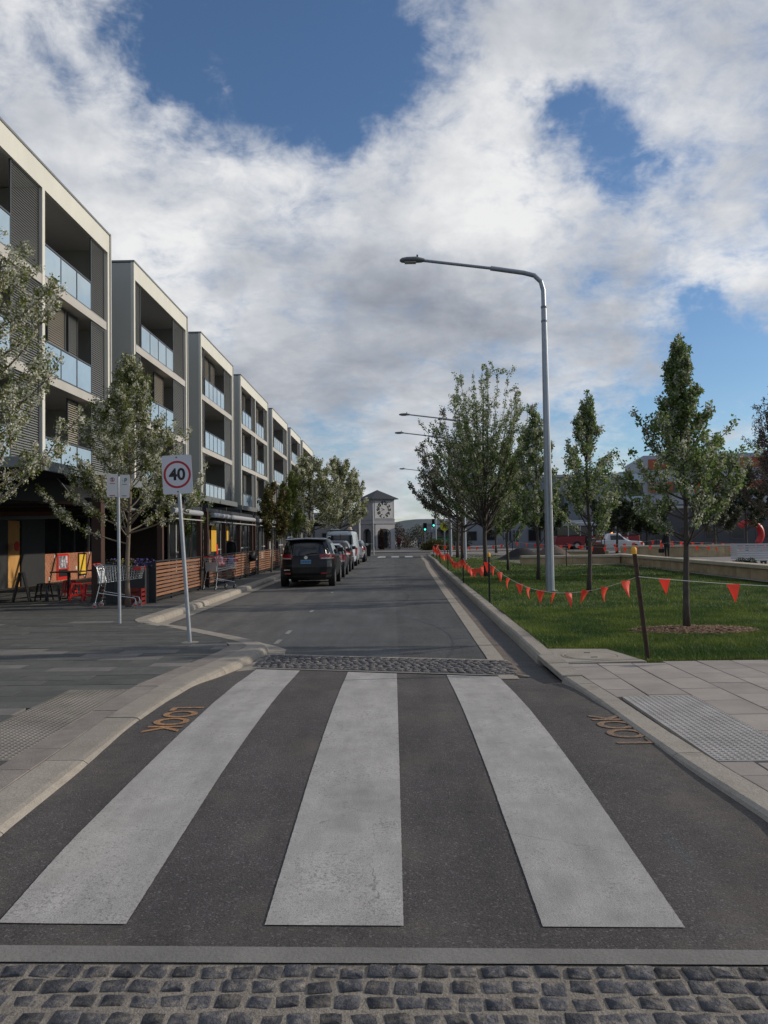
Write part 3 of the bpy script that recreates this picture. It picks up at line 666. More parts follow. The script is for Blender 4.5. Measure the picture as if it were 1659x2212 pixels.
# mulch ring
rj = random.Random(4)
b = MB(); n = 40; ring = [(4.84 + (1.0 + .12 * math.sin(k * 1.9) + rj.uniform(-.06, .06)) * math.cos(k * 2 * math.pi / n), 13.0 + (.60 + .06 * math.sin(k * 2.3)) * math.sin(k * 2 * math.pi / n), .128) for k in range(n)]
b.add(ring + [(4.84, 13.1, .165)], [(k, (k + 1) % n, n) for k in range(n)]); mo = b.build('mulch_bed', M_MULCH, smooth=True); tag(mo, kind='structure')
V = []
for _ in range(2600):
    t = rj.uniform(0, 6.283); q = math.sqrt(rj.random()); cx, cy = 4.84 + 1.0 * q * math.cos(t), 13.0 + .58 * q * math.sin(t); z = .135 + .035 * (1 - q) + rj.uniform(0, .012); a = rj.uniform(0, 6.283); l = rj.uniform(.015, .045); w_ = rj.uniform(.006, .012); dz = rj.uniform(-.008, .012)
    ca, sa = math.cos(a), math.sin(a)
    V += [(cx - ca * l - sa * w_, cy - sa * l + ca * w_, z), (cx - ca * l + sa * w_, cy - sa * l - ca * w_, z + .003), (cx + ca * l + sa * w_, cy + sa * l - ca * w_, z + dz), (cx + ca * l - sa * w_, cy + sa * l + ca * w_, z + dz + .003)]
M_CHIP = leafmat('wood_chip', (.10, .055, .03), (.24, .14, .085), (.40, .27, .18), .0, .9)
tag(link('wood_chips', np_mesh('wood_chips', np.array(V), 4, M_CHIP), mo), kind='stuff')
# hills, distance haze put into their blue-grey colour
b = MB(); P = []
rj = random.Random(2)
for j, (yy, s) in enumerate([(1150, 0), (1400, 1), (1700, .2)]):
    P.append([(x, yy, s * (24 + 9 * math.sin(x * .004 + .5) + 5 * math.sin(x * .013) + 2 * math.sin(x * .05)) - 2) for x in range(-1400, 1500, 20)])
b.grid(P); tag(b.build('hills', pm('hill', (.055, .075, .085), .95, var=.3, scale=.02, coord='World'), smooth=True), kind='structure')
# ------------------------------------------------------------------ apartment row
F0 = -10.5; TOP = 13.2
FL = [(9.50, 9.80), (6.55, 6.83), (3.62, 3.86)]     # slabs under the three upper storeys
LOUV = {}
def louvre(L_, H_, mat, key):
    k = (round(L_, 2), round(H_, 2), key)
    if k in LOUV: return LOUV[k]
    fr = MB(); t = .05; fr.box(-.02, .03, 0, t, 0, H_); fr.box(-.02, .03, L_ - t, L_, 0, H_); fr.box(-.02, .03, t, L_ - t, 0, t); fr.box(-.02, .03, t, L_ - t, H_ - t, H_)
    s = MB(); z = t + .02
    while z < H_ - t - .03:
        s.add([(-.012, t, z + .045), (.018, t, z), (.018, L_ - t, z), (-.012, L_ - t, z + .045), (-.016, t, z + .040), (.014, t, z - .005), (.014, L_ - t, z - .005), (-.016, L_ - t, z + .040)], [(0, 1, 2, 3), (7, 6, 5, 4), (1, 5, 6, 2), (0, 3, 7, 4)]); z += .075
    r = (fr.mesh('screen_frame', M_ALU), s.mesh('slats', mat)); LOUV[k] = r; return r
def add_louvre(parent, x, y, z, L_, H_, mat, key):
    f, s = louvre(L_, H_, mat, key); a = link('louvre_screen', f, parent, (x, y, z)); b = link('slats', s, a); tag(b, kind='stuff')
ORD = ['first', 'second', 'third', 'fourth', 'fifth', 'sixth', 'seventh']
def block(i, y0, y1, bays, seed):
    rj = random.Random(seed)
    t = empty('apartment_block', (0, y0, 0), 'four-storey grey and cream apartment block, %s of the row counted from the zebra crossing' % ORD[i], 'building', 'apartment blocks in a row')
    def B(name, mats, *boxes):
        b = MB()
        for q in boxes: b.box(q[0], q[1], q[2] - y0, q[3] - y0, q[4], q[5], q[6] if len(q) > 6 else 0)
        return b.build(name, mats, t)
    if i > 0:
        B('side_wall', M_GREYW, (-22, F0 - .13, y0, y0 + .28, 3.3, TOP - .08))
        B('recess_wall', M_GREYW, (-16.2, -16, y0 - 3.1, y0 - .003, 3.4, 12.6))
    B('fin', M_CREAM, (F0 - .127, F0, y0, y0 + .17, 3.6, TOP - .75))
    B('side_wall', M_GREYW, (-22, F0 - .13, y1 - .28, y1, 3.3, TOP - .08))
    B('fin', M_CREAM, (F0 - .127, F0, y1 - .17, y1, 3.6, TOP - .75))
    B('downpipe', M_ALUL, (F0 - .06, F0 + .05, y1 + .01, y1 + .10, 3.6, TOP + .02))
    pr_ = B('parapet', M_CREAM, (F0 - .128, F0 + .002, y0 - .004, y1 + .004, TOP - .75, TOP - .05))
    b = MB(); b.box(-22, F0 + .03, -.03, y1 - y0 + .03, TOP - .05, TOP + .02); b.build('coping', M_STEELG, pr_)
    B('roof', M_SLAB, (-21.9, F0 - .13, y0 + .285, y1 - .285, TOP - .62, TOP - .40))
    B('roof_soffit', M_SOFFIT, (-21.9, F0 - .135, y0 + .29, y1 - .29, TOP - .70, TOP - .625))
    for k, (zb, zt) in enumerate(FL):
        s = B('floor_slab', M_SLAB, (-15, F0 - .012, y0 + .285, y1 - .285, zb, zt))
    for bi, (ya, yb) in enumerate(bays):
        if bi < len(bays) - 1:
            B('pillar', M_GREYW, (-13.2, F0 - .10, yb, bays[bi + 1][0], 3.86, TOP - .75)); B('pillar_edge', M_CREAM, (F0 - .098, F0 + .004, yb + .01, bays[bi + 1][0] - .01, 3.86, TOP - .752))
        for k in range(3):
            z0 = FL[k][1]; z1 = FL[k - 1][0] if k > 0 else TOP - .72
            # glazing at the back of the balcony
            gz_ = B('glazing', M_BGLZ, (-13.3, -13.1, ya, yb, z0, z1)); n = max(2, int((yb - ya) / 1.3))
            for q in range(n + 1): yy = ya - y0 + (yb - ya - .08) * q / n; b = MB(); b.box(-13.098, -13.04, yy, yy + .08, z0, z1); b.build('mullion', M_ALU, gz_)
            if rj.random() < .6:
                cw = rj.uniform(.8, 2.0); cy = ya + rj.uniform(.1, max(.2, yb - ya - cw - .2)); B('added_curtain', M_CURT, (-13.095, -13.06, cy, cy + cw, z0 + .1, z1 - .2))  # pale cloth added at random to lighten the dark balcony recess
            L_ = yb - ya; sc_len = L_ * .26; s0 = yb - sc_len; r0_ = ya + (.0 if (i == 0 or L_ < 5) else L_ * .10)
            add_louvre(t, F0 - .10, s0 + .02 - y0, z0 + .01, sc_len - .04, z1 - z0 - .03, M_SHADE, 'g')
            if r0_ > ya: add_louvre(t, F0 - .10, ya + .02 - y0, z0 + .01, r0_ - ya - .03, z1 - z0 - .03, M_SHADE, 'g')
            # rail and panes
            n = max(2, int(round((s0 - r0_) / 1.15))); w_ = (s0 - r0_) / n
            rl = MB(); rl.box(F0 - .09, F0 - .035, r0_ - y0, s0 - y0, z0 + 1.0, z0 + 1.05); rl.box(F0 - .08, F0 - .045, r0_ - y0, s0 - y0, z0 + .02, z0 + .06); ro = rl.build('balcony_rail', M_ALU, t)
            for q in range(n + 1):
                yy = min(max(r0_ + w_ * q - y0, r0_ - y0 + .02), s0 - y0 - .02); b = MB(); b.box(F0 - .085, F0 - .04, yy - .02, yy + .02, z0 - .02, z0 + .998); b.build('post', M_ALU, ro)
                if q < n: b = MB(); b.box(F0 - .068, F0 - .056, yy + .035, yy + w_ - .035, z0 + .07, z0 + .985); b.build('glass_pane', M_PANE, ro)
            # sliding screens behind the rail
            pat = rj.choice([[], [(0.30, .62), (.68, .88)], [(.62, .92)], [(0.02, .30)], [(.02, .25), (.30, .52), (.58, .80)], []])
            if i == 0 and bi == 1: pat = [[], [(.30, .66), (.72, .93)], [(.70, .95)]][k]
            if i == 0 and bi == 0: pat = [[(.2, .52), (.54, .97)], [(.1, .4)], []][k]
            for (a, c) in pat:
                yy = r0_ + (s0 - r0_) * a; add_louvre(t, F0 - .45, yy - y0, z0 + .01, (s0 - r0_) * (c - a), z1 - z0 - .03, M_LOUVT if rj.random() < .7 else M_SHADE, 't')
            if rj.random() < .35:
                b = MB(); b.box(-12.9, -12.55, ya - y0 + .9, ya - y0 + 1.7, z0 + .02, z0 + .72); b.build('air_conditioner', M_ALUL, t, bevel=.02)
    return t
block(0, 16.0, 29.6, [(16.6, 23.85), (24.05, 29.3)], 1)
block(1, 32.45, 40.85, [(32.75, 40.55)], 2)
block(2, 43.9, 52.7, [(44.2, 52.4)], 3)
block(3, 55.5, 67.5, [(55.8, 61.4), (61.58, 67.2)], 4)
block(4, 70.2, 80.1, [(70.5, 79.8)], 5)
block(5, 82.8, 91.5, [(83.1, 91.2)], 6)
block(6, 94.0, 105.9, [(94.3, 105.6)], 7)

# ------------------------------------------------------------------ shopfronts under the row
XS = -13.2
sf = empty('cafe_shopfront', (XS, 17, .1), 'dark recessed cafe front with plywood door and low brick wall', 'shopfront')
def SB(parent, name, mat, bx, ox=XS, oy=17, oz=.1, **k):
    b = MB(); b.box(bx[0] - ox, bx[1] - ox, bx[2] - oy, bx[3] - oy, bx[4] - oz, bx[5] - oz); return b.build(name, mat, parent, **k)
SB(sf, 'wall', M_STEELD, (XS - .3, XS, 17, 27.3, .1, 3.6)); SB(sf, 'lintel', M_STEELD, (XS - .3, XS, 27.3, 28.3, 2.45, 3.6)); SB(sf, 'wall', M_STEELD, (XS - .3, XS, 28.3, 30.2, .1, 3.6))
dd = SB(sf, 'door', M_DOORW, (XS - .12, XS - .06, 27.32, 28.28, .12, 2.44)); b = MB(); b.lathe([(.0, 0), (.17, .005), (.18, .03), (.0, .035)], 20)
o = link('door_badge', b.mesh('door_badge', M_RED), dd, (.2, 10.47, 1.45)); o.rotation_euler = (0, R(90), 0)
for zz in (.35, 1.45, 2.2): SB(dd, 'door_rail', M_DOORW, (XS - .058, XS - .04, 27.34, 28.26, zz, zz + .10))
SB(sf, 'upper_glazing', M_DGLASS, (XS - .2, XS - .1, 30.2, 36.6, 1.24, 2.7)); SB(sf, 'lintel', M_STEELD, (XS - .2, XS + .02, 30.2, 36.6, 2.7, 3.6)); SB(sf, 'side_wall', M_STEELD, (XS - .2, -10.7, 36.6, 36.75, .1, 3.4))
for yy in (31.6, 33.1, 34.7, 36.3): SB(sf, 'mullion', M_ALU if yy != 34.7 else M_ALUL, (XS - .1, XS - .03, yy, yy + .09, 1.24, 2.7))
bw = SB(sf, 'brick_wall', M_BMORT, (XS - .2, XS - .012, 30.2, 36.6, .1, 1.22))
b = MB(); rj = random.Random(9)
for r_ in range(13):
    y = 30.2 - (r_ % 2) * .12
    while y < 36.5:
        a, c = max(30.21, y + .006), min(36.59, y + .224)
        if c - a > .03: b.box(-.012, rj.uniform(.0, .008), a - 17, c - 17, .02 + r_ * .086 - .0, .02 + r_ * .086 + .074)
        y += .236
tag(b.build('bricks', pm('brick_wall', (.36, .15, .085), .9, var=.35, scale=3.2, bump=.4, bscale=40), bw), kind='stuff')
for (yy, zz, s) in [(31.0, 1.05, .12), (33.1, .52, .15), (32.0, .4, .12), (34.6, 1.1, .13), (34.0, .2, .16), (36.1, 1.08, .12), (30.5, .2, .13), (35.8, .6, .13)]:
    SB(bw, 'white_tile', pm('white_tile', (.62, .58, .52), .6), (XS + .006, XS + .016, yy, yy + s, zz, zz + s))
p1 = SB(sf, 'poster', M_RED, (XS + .008, XS + .03, 31.25, 32.35, .18, 1.2)); 
SB(p1, 'poster_picture', pm('poster_picture', (.20, .20, .24), .5, var=.8, scale=3.0, col2=(.6, .58, .6), c2lo=.5, c2hi=.56, c2scale=5), (XS + .031, XS + .036, 31.38, 32.22, .62, 1.12)); SB(p1, 'poster_foot', M_BLACK, (XS + .031, XS + .036, 31.38, 32.22, .3, .58))
p2 = SB(sf, 'poster', M_BLACK, (XS + .008, XS + .03, 33.35, 34.25, .25, 1.2)); SB(p2, 'poster_sheet', pm('yellow_sheet', (.75, .48, .05), .6, var=.1), (XS + .031, XS + .036, 33.45, 34.15, .32, 1.14))

# the fronts of the shops farther along
def shop(y0, y1, seed, label, xs=-10.3, pale=.6):
    rj = random.Random(seed); t = empty('shopfront', (xs, y0, .1), label, 'shopfront', 'shopfronts under the apartments'); y = 0
    b = MB(); b.box(-.4, 0, 0, y1 - y0, 2.6, 3.45); b.build('fascia', M_STEELD, t)
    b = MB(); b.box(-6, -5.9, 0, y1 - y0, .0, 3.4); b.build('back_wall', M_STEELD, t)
    while y < y1 - y0 - .3:
        w_ = rj.choice([.9, 1.2, 1.5, 1.8]); w_ = min(w_, y1 - y0 - y); k = rj.random()
        if k < .2: b = MB(); b.box(-.35, .02, y, y + min(w_, .5), 0, 2.6); b.build('pier', rj.choice([M_WOODD, M_GREYW, M_STEELD]), t); w_ = min(w_, .5)
        else:
            sill = rj.choice([.0, .0, .55]); fm = M_ALUL if rj.random() < pale else M_ALU
            if sill: b = MB(); b.box(-.2, 0, y, y + w_, 0, sill); b.build('stall_riser', rj.choice([M_WOODD, M_BRICK, M_GREYW]), t)
            f = MB(); f.box(-.09, -.02, y, y + .06, sill, 2.6); f.box(-.09, -.02, y + w_ - .06, y + w_, sill, 2.6); f.box(-.09, -.02, y + .06, y + w_ - .06, 2.5, 2.6); f.box(-.09, -.02, y + .06, y + w_ - .06, sill, sill + .1)
            if rj.random() < .5: f.box(-.09, -.02, y + .06, y + w_ - .06, .95, 1.03)
            fo = f.build('window', fm, t); b = MB(); b.box(-.07, -.06, y + .06, y + w_ - .06, sill + .1, 2.5); b.build('pane', M_DGLASS, fo)
        y += w_
    return t
shop(36.8, 40.9, 3, 'shop with white framed windows behind the first cafe fence', -10.3, 1.0)
s2 = shop(41.0, 55.4, 5, 'shop with yellow panels and pale window frames under the second canopy')
def SP(y, z0, z1, w_, mat): b = MB(); b.box(-.01, .012, y - 41, y - 41 + w_, z0, z1); b.build('sign_panel', mat, s2)
M_YEL = pm('yellow_panel', (.62, .36, .03), .6, var=.15, scale=3)
SP(45.2, .9, 2.4, 1.3, M_YEL); SP(43.3, .8, 1.6, 1.6, pm('pale_panel', (.62, .5, .34), .7)); SP(49.4, 1.5, 2.4, .9, M_YEL); SP(46.55, .6, 1.3, .35, M_RED)
shop(55.5, 70.0, 7, 'row of dark glazed shops under the fourth apartment block'); shop(70.2, 92, 8, 'row of glazed shops under the fifth and sixth apartment blocks'); shop(94, 106, 9, 'dark glazed shop at the far end of the apartment row')

# canopies
def canopy(y0, y1, xe, z, label, tip=0.0, soffit=False):
    t = empty('canopy', (xe, y0, z), label, 'canopy', 'shop canopies')
    def B(name, mat, x0, x1, a, c, z0, z1): b = MB(); b.box(x0 - xe, x1 - xe, a - y0, c - y0, z0 - z, z1 - z); return b.build(name, mat, t)
    B('roof_sheet', M_STEELD, -13.4, xe - .1, y0 + .1, y1 - .1, z + .02, z + .10)
    B('front_fascia', M_STEELG, xe - .098, xe, y0, y1, z - .10, z + .13); B('end_fascia', M_STEELG, -13.4, xe - .1, y0, y0 + .098, z - .10, z + .13); B('end_fascia', M_STEELG, -13.4, xe - .1, y1 - .098, y1, z - .10, z + .13)
    n = max(2, int((y1 - y0) / 2.4))
    for q in range(n + 1):
        yy = y0 + .25 + (y1 - y0 - .6) * q / n; B('beam', M_STEELD, -13.2, xe - .1, yy, yy + .1, z - .14, z + .018)
    return t
canopy(17.4, 41.2, -8.0, 3.45, 'long dark steel canopy with grey fascia over the cafe front'); canopy(41.4, 57.5, -7.8, 3.32, 'dark steel canopy with grey fascia over the yellow panelled shop'); canopy(57.8, 76, -7.8, 3.35, 'dark steel canopy over the shops beside the large blossoming tree'); canopy(76.3, 106, -7.8, 3.35, 'dark steel canopy over the shops nearest the clock tower')
# timber lined bulkhead and drop awning at the near cafe corner
tb = empty('timber_bulkhead', (-12.4, 24.5, 2.5), 'brown timber slatted bulkhead hanging under the cafe canopy', 'bulkhead')
for q in range(6): b = MB(); b.box(-.7, 2.3, -.03, .02, q * .13, q * .13 + .115); b.build('board', M_WOODD if q % 2 else pm('bulkhead_timber', (.16, .075, .045), .7, var=.25, scale=4, stretch=(.5, 3, 5)), tb)
b = MB(); b.box(-.72, 2.34, -.06, .05, -.10, -.005); b.build('bottom_rail', M_STEELG, tb)
aw = empty('folding_awning', (-8.6, 20.3, 2.9), 'black folding awning with slanted arms hanging beside the cafe column', 'awning')
b = MB(); b.add([(-2.2, 0, .42), (.0, 0, .42), (.5, 0, -.20), (-2.2, 0, -.05), (-2.2, 4.6, .42), (.0, 4.6, .42), (.5, 4.6, -.20), (-2.2, 4.6, -.05)], [(0, 1, 2, 3), (7, 6, 5, 4), (1, 5, 6, 2), (0, 4, 5, 1), (3, 2, 6, 7), (0, 3, 7, 4)]); b.build('cloth', M_BLACK, aw)
b = MB(); b.tube([(.02, -.02, .46), (.53, -.02, -.18)], .02, 6); b.tube([(-2.2, -.03, .47), (.05, -.03, .47)], .022, 6); b.build('arm', M_STEELG, aw); b = MB(); b.box(.44, .56, 0, 4.6, -.27, -.202); b.build('front_bar', M_STEELG, aw)
# timber posts
def post(x, y, z1, s, label):
    t = empty('timber_post', (x, y, .1), label, 'post', 'dark timber posts of the canopies'); b = MB(); b.box(-s, s, -s, s, .02, z1 - .1); b.build('shaft', M_WOODD, t, bevel=.01); b = MB(); b.box(-s * 1.15, s * 1.15, -s * 1.15, s * 1.15, .0, .12); b.build('shoe', M_STEELD, t)
post(-7.62, 20.6, 3.4, .13, 'dark timber post holding the canopy beside the red stools'); post(-13.0, 25.4, 3.4, .22, 'thick dark timber post against the wall before the plywood door')

# pergola frames with roller blinds along the cafe fence
def pergola(y0, y1, rolls, label, nposts=3):
    t = empty('pergola', (-6.1, y0, .1), label, 'pergola', 'cafe pergolas along the fence')
    def B(name, mat, x0, x1, a, c, z0, z1, p=None): b = MB(); b.box(x0 + 6.1, x1 + 6.1, a - y0, c - y0, z0 - .1, z1 - .1); return b.build(name, mat, p or t)
    for q in range(nposts):
        yy = y0 + (y1 - y0 - .14) * q / (nposts - 1)
        B('post', M_WOODD, -6.27, -6.13, yy, yy + .14, .12, 2.74)
        B('rafter', M_STEELD, -13.25 if y0 < 36 else -10.35, -6.1, yy + .02, yy + .12, 2.742, 2.86)
    B('header', M_STEELD, -6.26, -6.14, y0 - .1, y1 + .1, 2.62, 2.74)
    for (a, c) in rolls:
        b = MB(); b.tube([(.02, a - y0, 2.42), (.02, c - y0, 2.42)], .085, 12); r = b.build('blind_roll', pm('blind_cloth', (.30, .31, .335), .7, var=.08), t, smooth='auto'); B('bottom_bar', M_ALUL, -6.05, -5.99, a + .05, c - .05, 2.28, 2.31, r)
        for yy in (a + .1, c - .1): B('bracket', M_STEELD, -6.13, -6.02, yy, yy + .04, 2.5, 2.62)
    return t
pergola(21.2, 25.6, [(22.0, 25.3)], 'black pergola over the first cafe fence panel, grey blind rolled up'); pergola(26.4, 35.0, [(26.8, 29.75), (29.9, 35.0)], 'black pergola with two grey rolled blinds behind the far shopping trolley', 4); pergola(35.6, 42.8, [(36.0, 39.2), (39.4, 42.5)], 'black pergola with rolled blinds beside the parked black SUV', 3)
# slatted fences
def fence(y0, y1, x, label, dark_end=None, npost=4, nsl=9):
    t = empty('slat_fence', (x, y0, .12), label, 'fence', 'timber slat cafe fences'); L_ = y1 - y0
    me = MB().box(-.012, .014, 0, L_, 0, .064).mesh('slat', M_WOODF)
    for q in range(nsl): link('slat', me, t, (0, 0, .16 + q * .0965))
    for q in range(npost): yy = .03 + (L_ - .1) * q / (npost - 1); b = MB(); b.box(-.06, -.014, yy, yy + .05, 0, 1.04); b.build('post', M_BLACK, t)
    b = MB(); b.box(-.06, -.013, 0, L_, .06, .12); b.build('rail', M_BLACK, t); b = MB(); b.box(-.09, .03, 0, L_, 1.03, 1.055); b.build('cap_rail', M_STEELD, t)
    if dark_end:
        b = MB(); b.box(-dark_end, .02, -.05, -.004, .0, 1.05); b.build('end_shade_sheet', M_STEELD, t)  # dark sheet added where the fence end is open and only shaded
    return t
fence(20.15, 24.75, -6.0, 'slatted timber cafe fence behind the speed sign pole', 1.25); fence(26.0, 31.4, -6.0, 'slatted timber cafe fence behind the far shopping trolley', None, 5); fence(31.5, 34.7, -6.0, 'short slatted timber fence with a dark bag hung over it'); fence(35.6, 42.6, -6.0, 'slatted timber cafe fence beside the parked black SUV', None, 5)
# planter boxes with flowers at the end of the first fence
def flowers(name, label, cx, cy, z, cols, n, rx, ry, parent=None):
    rj = random.Random(name + label); V = []; b = MB()
    for _ in range(n):
        x, y, h = rj.gauss(0, rx), rj.gauss(0, ry), rj.uniform(.02, .22)
        mi = rj.randrange(len(cols)); s = rj.uniform(.015, .035)
        b.add([(x + s * math.cos(k * 2.094) , y + s * math.sin(k * 2.094), h + rj.uniform(-.01, .01)) for k in range(3)] + [(x, y, h + s * .9), (x, y, h - s * .9)], [(0, 1, 3), (1, 2, 3), (2, 0, 3), (1, 0, 4), (2, 1, 4), (0, 2, 4)], mi)
    return b, cols
M_FY = pm('flower_yellow', (.65, .45, .12), .7); M_FP = pm('flower_purple', (.12, .08, .28), .7); M_FW = pm('flower_pink', (.55, .22, .3), .7); M_FG = pm('flower_leaf', (.035, .05, .02), .7)
pl = empty('planter_box', (-6.9, 19.95, .12), 'dark planter box of yellow and purple flowers behind the near shopping trolley', 'planter')
b = MB(); b.box(-.05, .75, -.16, .16, .0, .9); b.build('box', M_STEELD, pl, bevel=.01)
b = MB(); b.box(-.07, .77, -.18, .18, .9, .93); b.build('rim', M_BLACK, pl)
for k, (cx, mats, n) in enumerate([(.25, [M_FY, M_FG], 90), (.62, [M_FP, M_FG, M_FP], 90), (.02, [M_FG, M_FG, M_FP], 60)]):
    bb, cols = flowers('f%d' % k, 'x', 0, 0, 0, mats, n, .13, .08); o = bb.build('flowers', cols, pl); o.location = (cx, 0, .9); tag(o, kind='stuff')
# red crate behind the trolley
cr = empty('milk_crate', (-6.35, 19.62, .12), 'dark red plastic crate on the ground behind the near trolley', 'crate')
M_DRED = pm('dark_red', (.16, .012, .010), .5)
for (a, c, d, e) in [(-.2, .2, -.16, -.14), (-.2, .2, .14, .16), (-.2, -.18, -.138, .138), (.18, .2, -.138, .138)]:
    for z in (0, .11, .22, .33): b = MB(); b.box(a, c, d, e, z, z + .07); b.build('slat', M_DRED, cr)
for (x, y) in [(-.19, -.15), (.19, -.15), (-.19, .15), (.19, .15)]: b = MB(); b.box(x - .018, x + .018, y - .018, y + .018, 0, .405); b.build('corner', M_DRED, cr)

# ------------------------------------------------------------------ furniture
def stool(x, y, mat, rz, label, seed=0):
    t = empty('stool', (x, y, .124), label, 'stool', 'plastic stools at the cafe', rz); h = .46
    b = MB(); b.add([(sx * .135 * q, sy * .135 * q, z) for z, q in ((h - .03, 1.06), (h - .005, 1.04), (h, .9)) for sx, sy in ((-1, -1), (1, -1), (1, 1), (-1, 1))], [(0, 1, 5, 4), (1, 2, 6, 5), (2, 3, 7, 6), (3, 0, 4, 7), (4, 5, 9, 8), (5, 6, 10, 9), (6, 7, 11, 10), (7, 4, 8, 11), (8, 9, 10, 11), (3, 2, 1, 0)]); b.build('seat', mat, t, bevel=.006)
    for sx, sy in ((-1, -1), (1, -1), (1, 1), (-1, 1)):
        b = MB(); top = [(sx * (.12 + a), sy * (.12 + c), h - .025) for a, c in ((-.022, -.022), (.02, -.022), (.02, .02), (-.022, .02))]; bot = [(sx * (.175 + a), sy * (.175 + c), 0) for a, c in ((-.016, -.016), (.016, -.016), (.016, .016), (-.016, .016))]
        b.add(bot + top, [(0, 1, 5, 4), (1, 2, 6, 5), (2, 3, 7, 6), (3, 0, 4, 7), (3, 2, 1, 0), (4, 5, 6, 7)]); b.build('leg', mat, t)
    for s_ in (-1, 1):
        b = MB(); b.box(-.15, .15, s_ * .158 - .008, s_ * .158 + .008, .12, .16); b.build('stretcher', mat, t); b = MB(); b.box(s_ * .158 - .008, s_ * .158 + .008, -.15, .15, .12, .16); b.build('stretcher', mat, t)
    return t
stool(-8.05, 21.2, M_RED, .2, 'red plastic stool standing close beside the dark canopy post'); stool(-8.45, 21.25, M_RED, .5, 'red plastic stool in front of the yellow poster, beside another red stool'); stool(-9.3, 22.9, M_RED, .1, 'red plastic stool behind the black stools, in front of the red poster'); stool(-9.05, 21.2, M_BLACK, .3, 'black plastic stool beside the thin table leg'); stool(-9.35, 21.35, M_BLACK, 0, 'black plastic stool beside the folding board')
def table(x, y, label):
    t = empty('cafe_table', (x, y, .124), label, 'table', 'cafe pedestal tables'); b = MB(); b.box(-.38, .38, -.36, .36, .72, .75); b.build('tabletop', M_WOODD, t, bevel=.004); b = MB(); b.box(-.035, .035, -.035, .035, .02, .72); b.build('pedestal', M_BLACK, t); b = MB(); b.lathe([(0, .03), (.18, .02), (.22, .0)], 16); b.build('base', M_BLACK, t)
table(-8.95, 22.0, 'dark wooden pedestal table behind the black stools'); table(-8.35, 23.0, 'dark wooden pedestal table below the yellow poster')
ab = empty('folding_board', (-9.75, 20.9, .124), 'dark folding sandwich board beside the black stools', 'sign board', None, .3)
for s_ in (-1, 1):
    b = MB(); M4 = Matrix.Rotation(s_ * .22, 4, 'Y') ; b.box(-.015, .015, -.20, .20, 0, .80, M=Matrix.Translation((s_ * .21, 0, 0)) @ Matrix.Rotation(-s_ * .22, 4, 'Y')); b.build('board', M_BLACK, ab)

# shopping trolleys
def trolley(x, y, rz, label, load):
    t = empty('shopping_trolley', (x, y, .12), label, 'trolley', 'shopping trolleys on the pavement', rz)
    def sec(u):      # u 0 rear .. 1 front -> half width, bottom z, top z
        return (.27 - .06 * u, .58 + .10 * u, 1.00 - .05 * u)
    X0, X1 = -.40, .50; b = MB(); W = lambda p, q, r=.0035: b.tube([p, q], r, 4, caps=False)
    for q in range(17):
        u = q / 16; hw, zb, zt = sec(u); X = X0 + (X1 - X0) * u; xt = X + (.06 * u if u > .5 else -.05 * (1 - u))
        for s_ in (-1, 1): W((X, s_ * hw * .88, zb), (xt, s_ * hw, zt))
        W((X, -hw * .88, zb), (X, hw * .88, zb))
    for q in range(6):
        v = q / 5
        for s_ in (-1, 1):
            a, c = sec(0), sec(1); W((X0 - .05 * v, s_ * a[0] * (.88 + .12 * v), a[1] + (a[2] - a[1]) * v), (X1 + .06 * v, s_ * c[0] * (.88 + .12 * v), c[1] + (c[2] - c[1]) * v), .0065 if q in (0, 5) else .0035)
        for u, xx in ((0, X0 - .05 * v), (1, X1 + .06 * v)):
            hw, zb, zt = sec(u); z = zb + (zt - zb) * v; W((xx, -hw * (.88 + .12 * v), z), (xx, hw * (.88 + .12 * v), z), .0065 if q in (0, 5) else .0035)
    for q in range(9):
        v = -1 + q / 4
        for u, X, dx in ((0, X0, -.05), (1, X1, .06)):
            hw, zb, zt = sec(u); W((X, v * hw * .88, zb), (X + dx, v * hw, zt))
        W((X0, v * .24, .58), (X1, v * .185, .68))
    b.build('basket', M_CHROME, t)
    b = MB(); b.box(X0 - .02, X0 + .012, -.235, .235, .585, .86); b.build('child_seat', pm('pale_plastic', (.5, .52, .54), .5), t)
    b = MB()
    for s_ in (-1, 1):
        b.tube([(-.50, s_ * .25, 1.02), (-.44, s_ * .25, .96), (-.36, s_ * .24, .60), (-.38, s_ * .24, .52), (-.47, s_ * .26, .13)], .012, 6)
        b.tube([(-.415, s_ * .25, .36), (.30, s_ * .20, .24), (.42, s_ * .19, .22), (.45, s_ * .19, .13)], .012, 6)
    b.tube([(-.38, -.24, .53), (-.38, .24, .53)], .011, 6); b.tube([(-.41, -.25, .37), (-.41, .25, .37)], .010, 6); b.tube([(.34, -.2, .235), (.34, .2, .235)], .010, 6); b.build('chassis', M_CHROME, t, smooth='auto')
    b = MB(); b.tube([(-.52, -.27, 1.03), (-.52, .27, 1.03)], .017, 8); b.build('handle', M_RED, t, smooth='auto')
    for s_ in (-1, 1):
        b = MB(); b.box(.40, .57, s_ * .215 - .012, s_ * .215 + .012, .88, .95); b.build('bumper', M_RED, t)
        for X in (-.47, .45):
            yy = s_ * (.26 if X < 0 else .19); b = MB(); b.box(X - .03, X + .03, yy - .022, yy + .022, .07, .14); f = b.build('caster', M_CHROME, t)
            b = MB(); b.tube([(X - .02, yy - .014, .058), (X - .02, yy + .014, .058)], .058, 14); wo = b.build('wheel', M_RUBBER if load else pm('wheel_grey', (.25, .22, .22), .6), t, smooth='auto'); b = MB(); b.tube([(X - .02, yy - .018, .058), (X - .02, yy + .018, .058)], .03, 10); b.build('hub', M_RED if not load else M_CHROME, wo)
    return t
trolley(-6.52, 18.95, R(4), 'wire shopping trolley with red handle beside the parking sign pole', False)
tr2 = trolley(-5.45, 25.2, R(58), 'wire shopping trolley loaded with bags at the kerb before the fence', True)
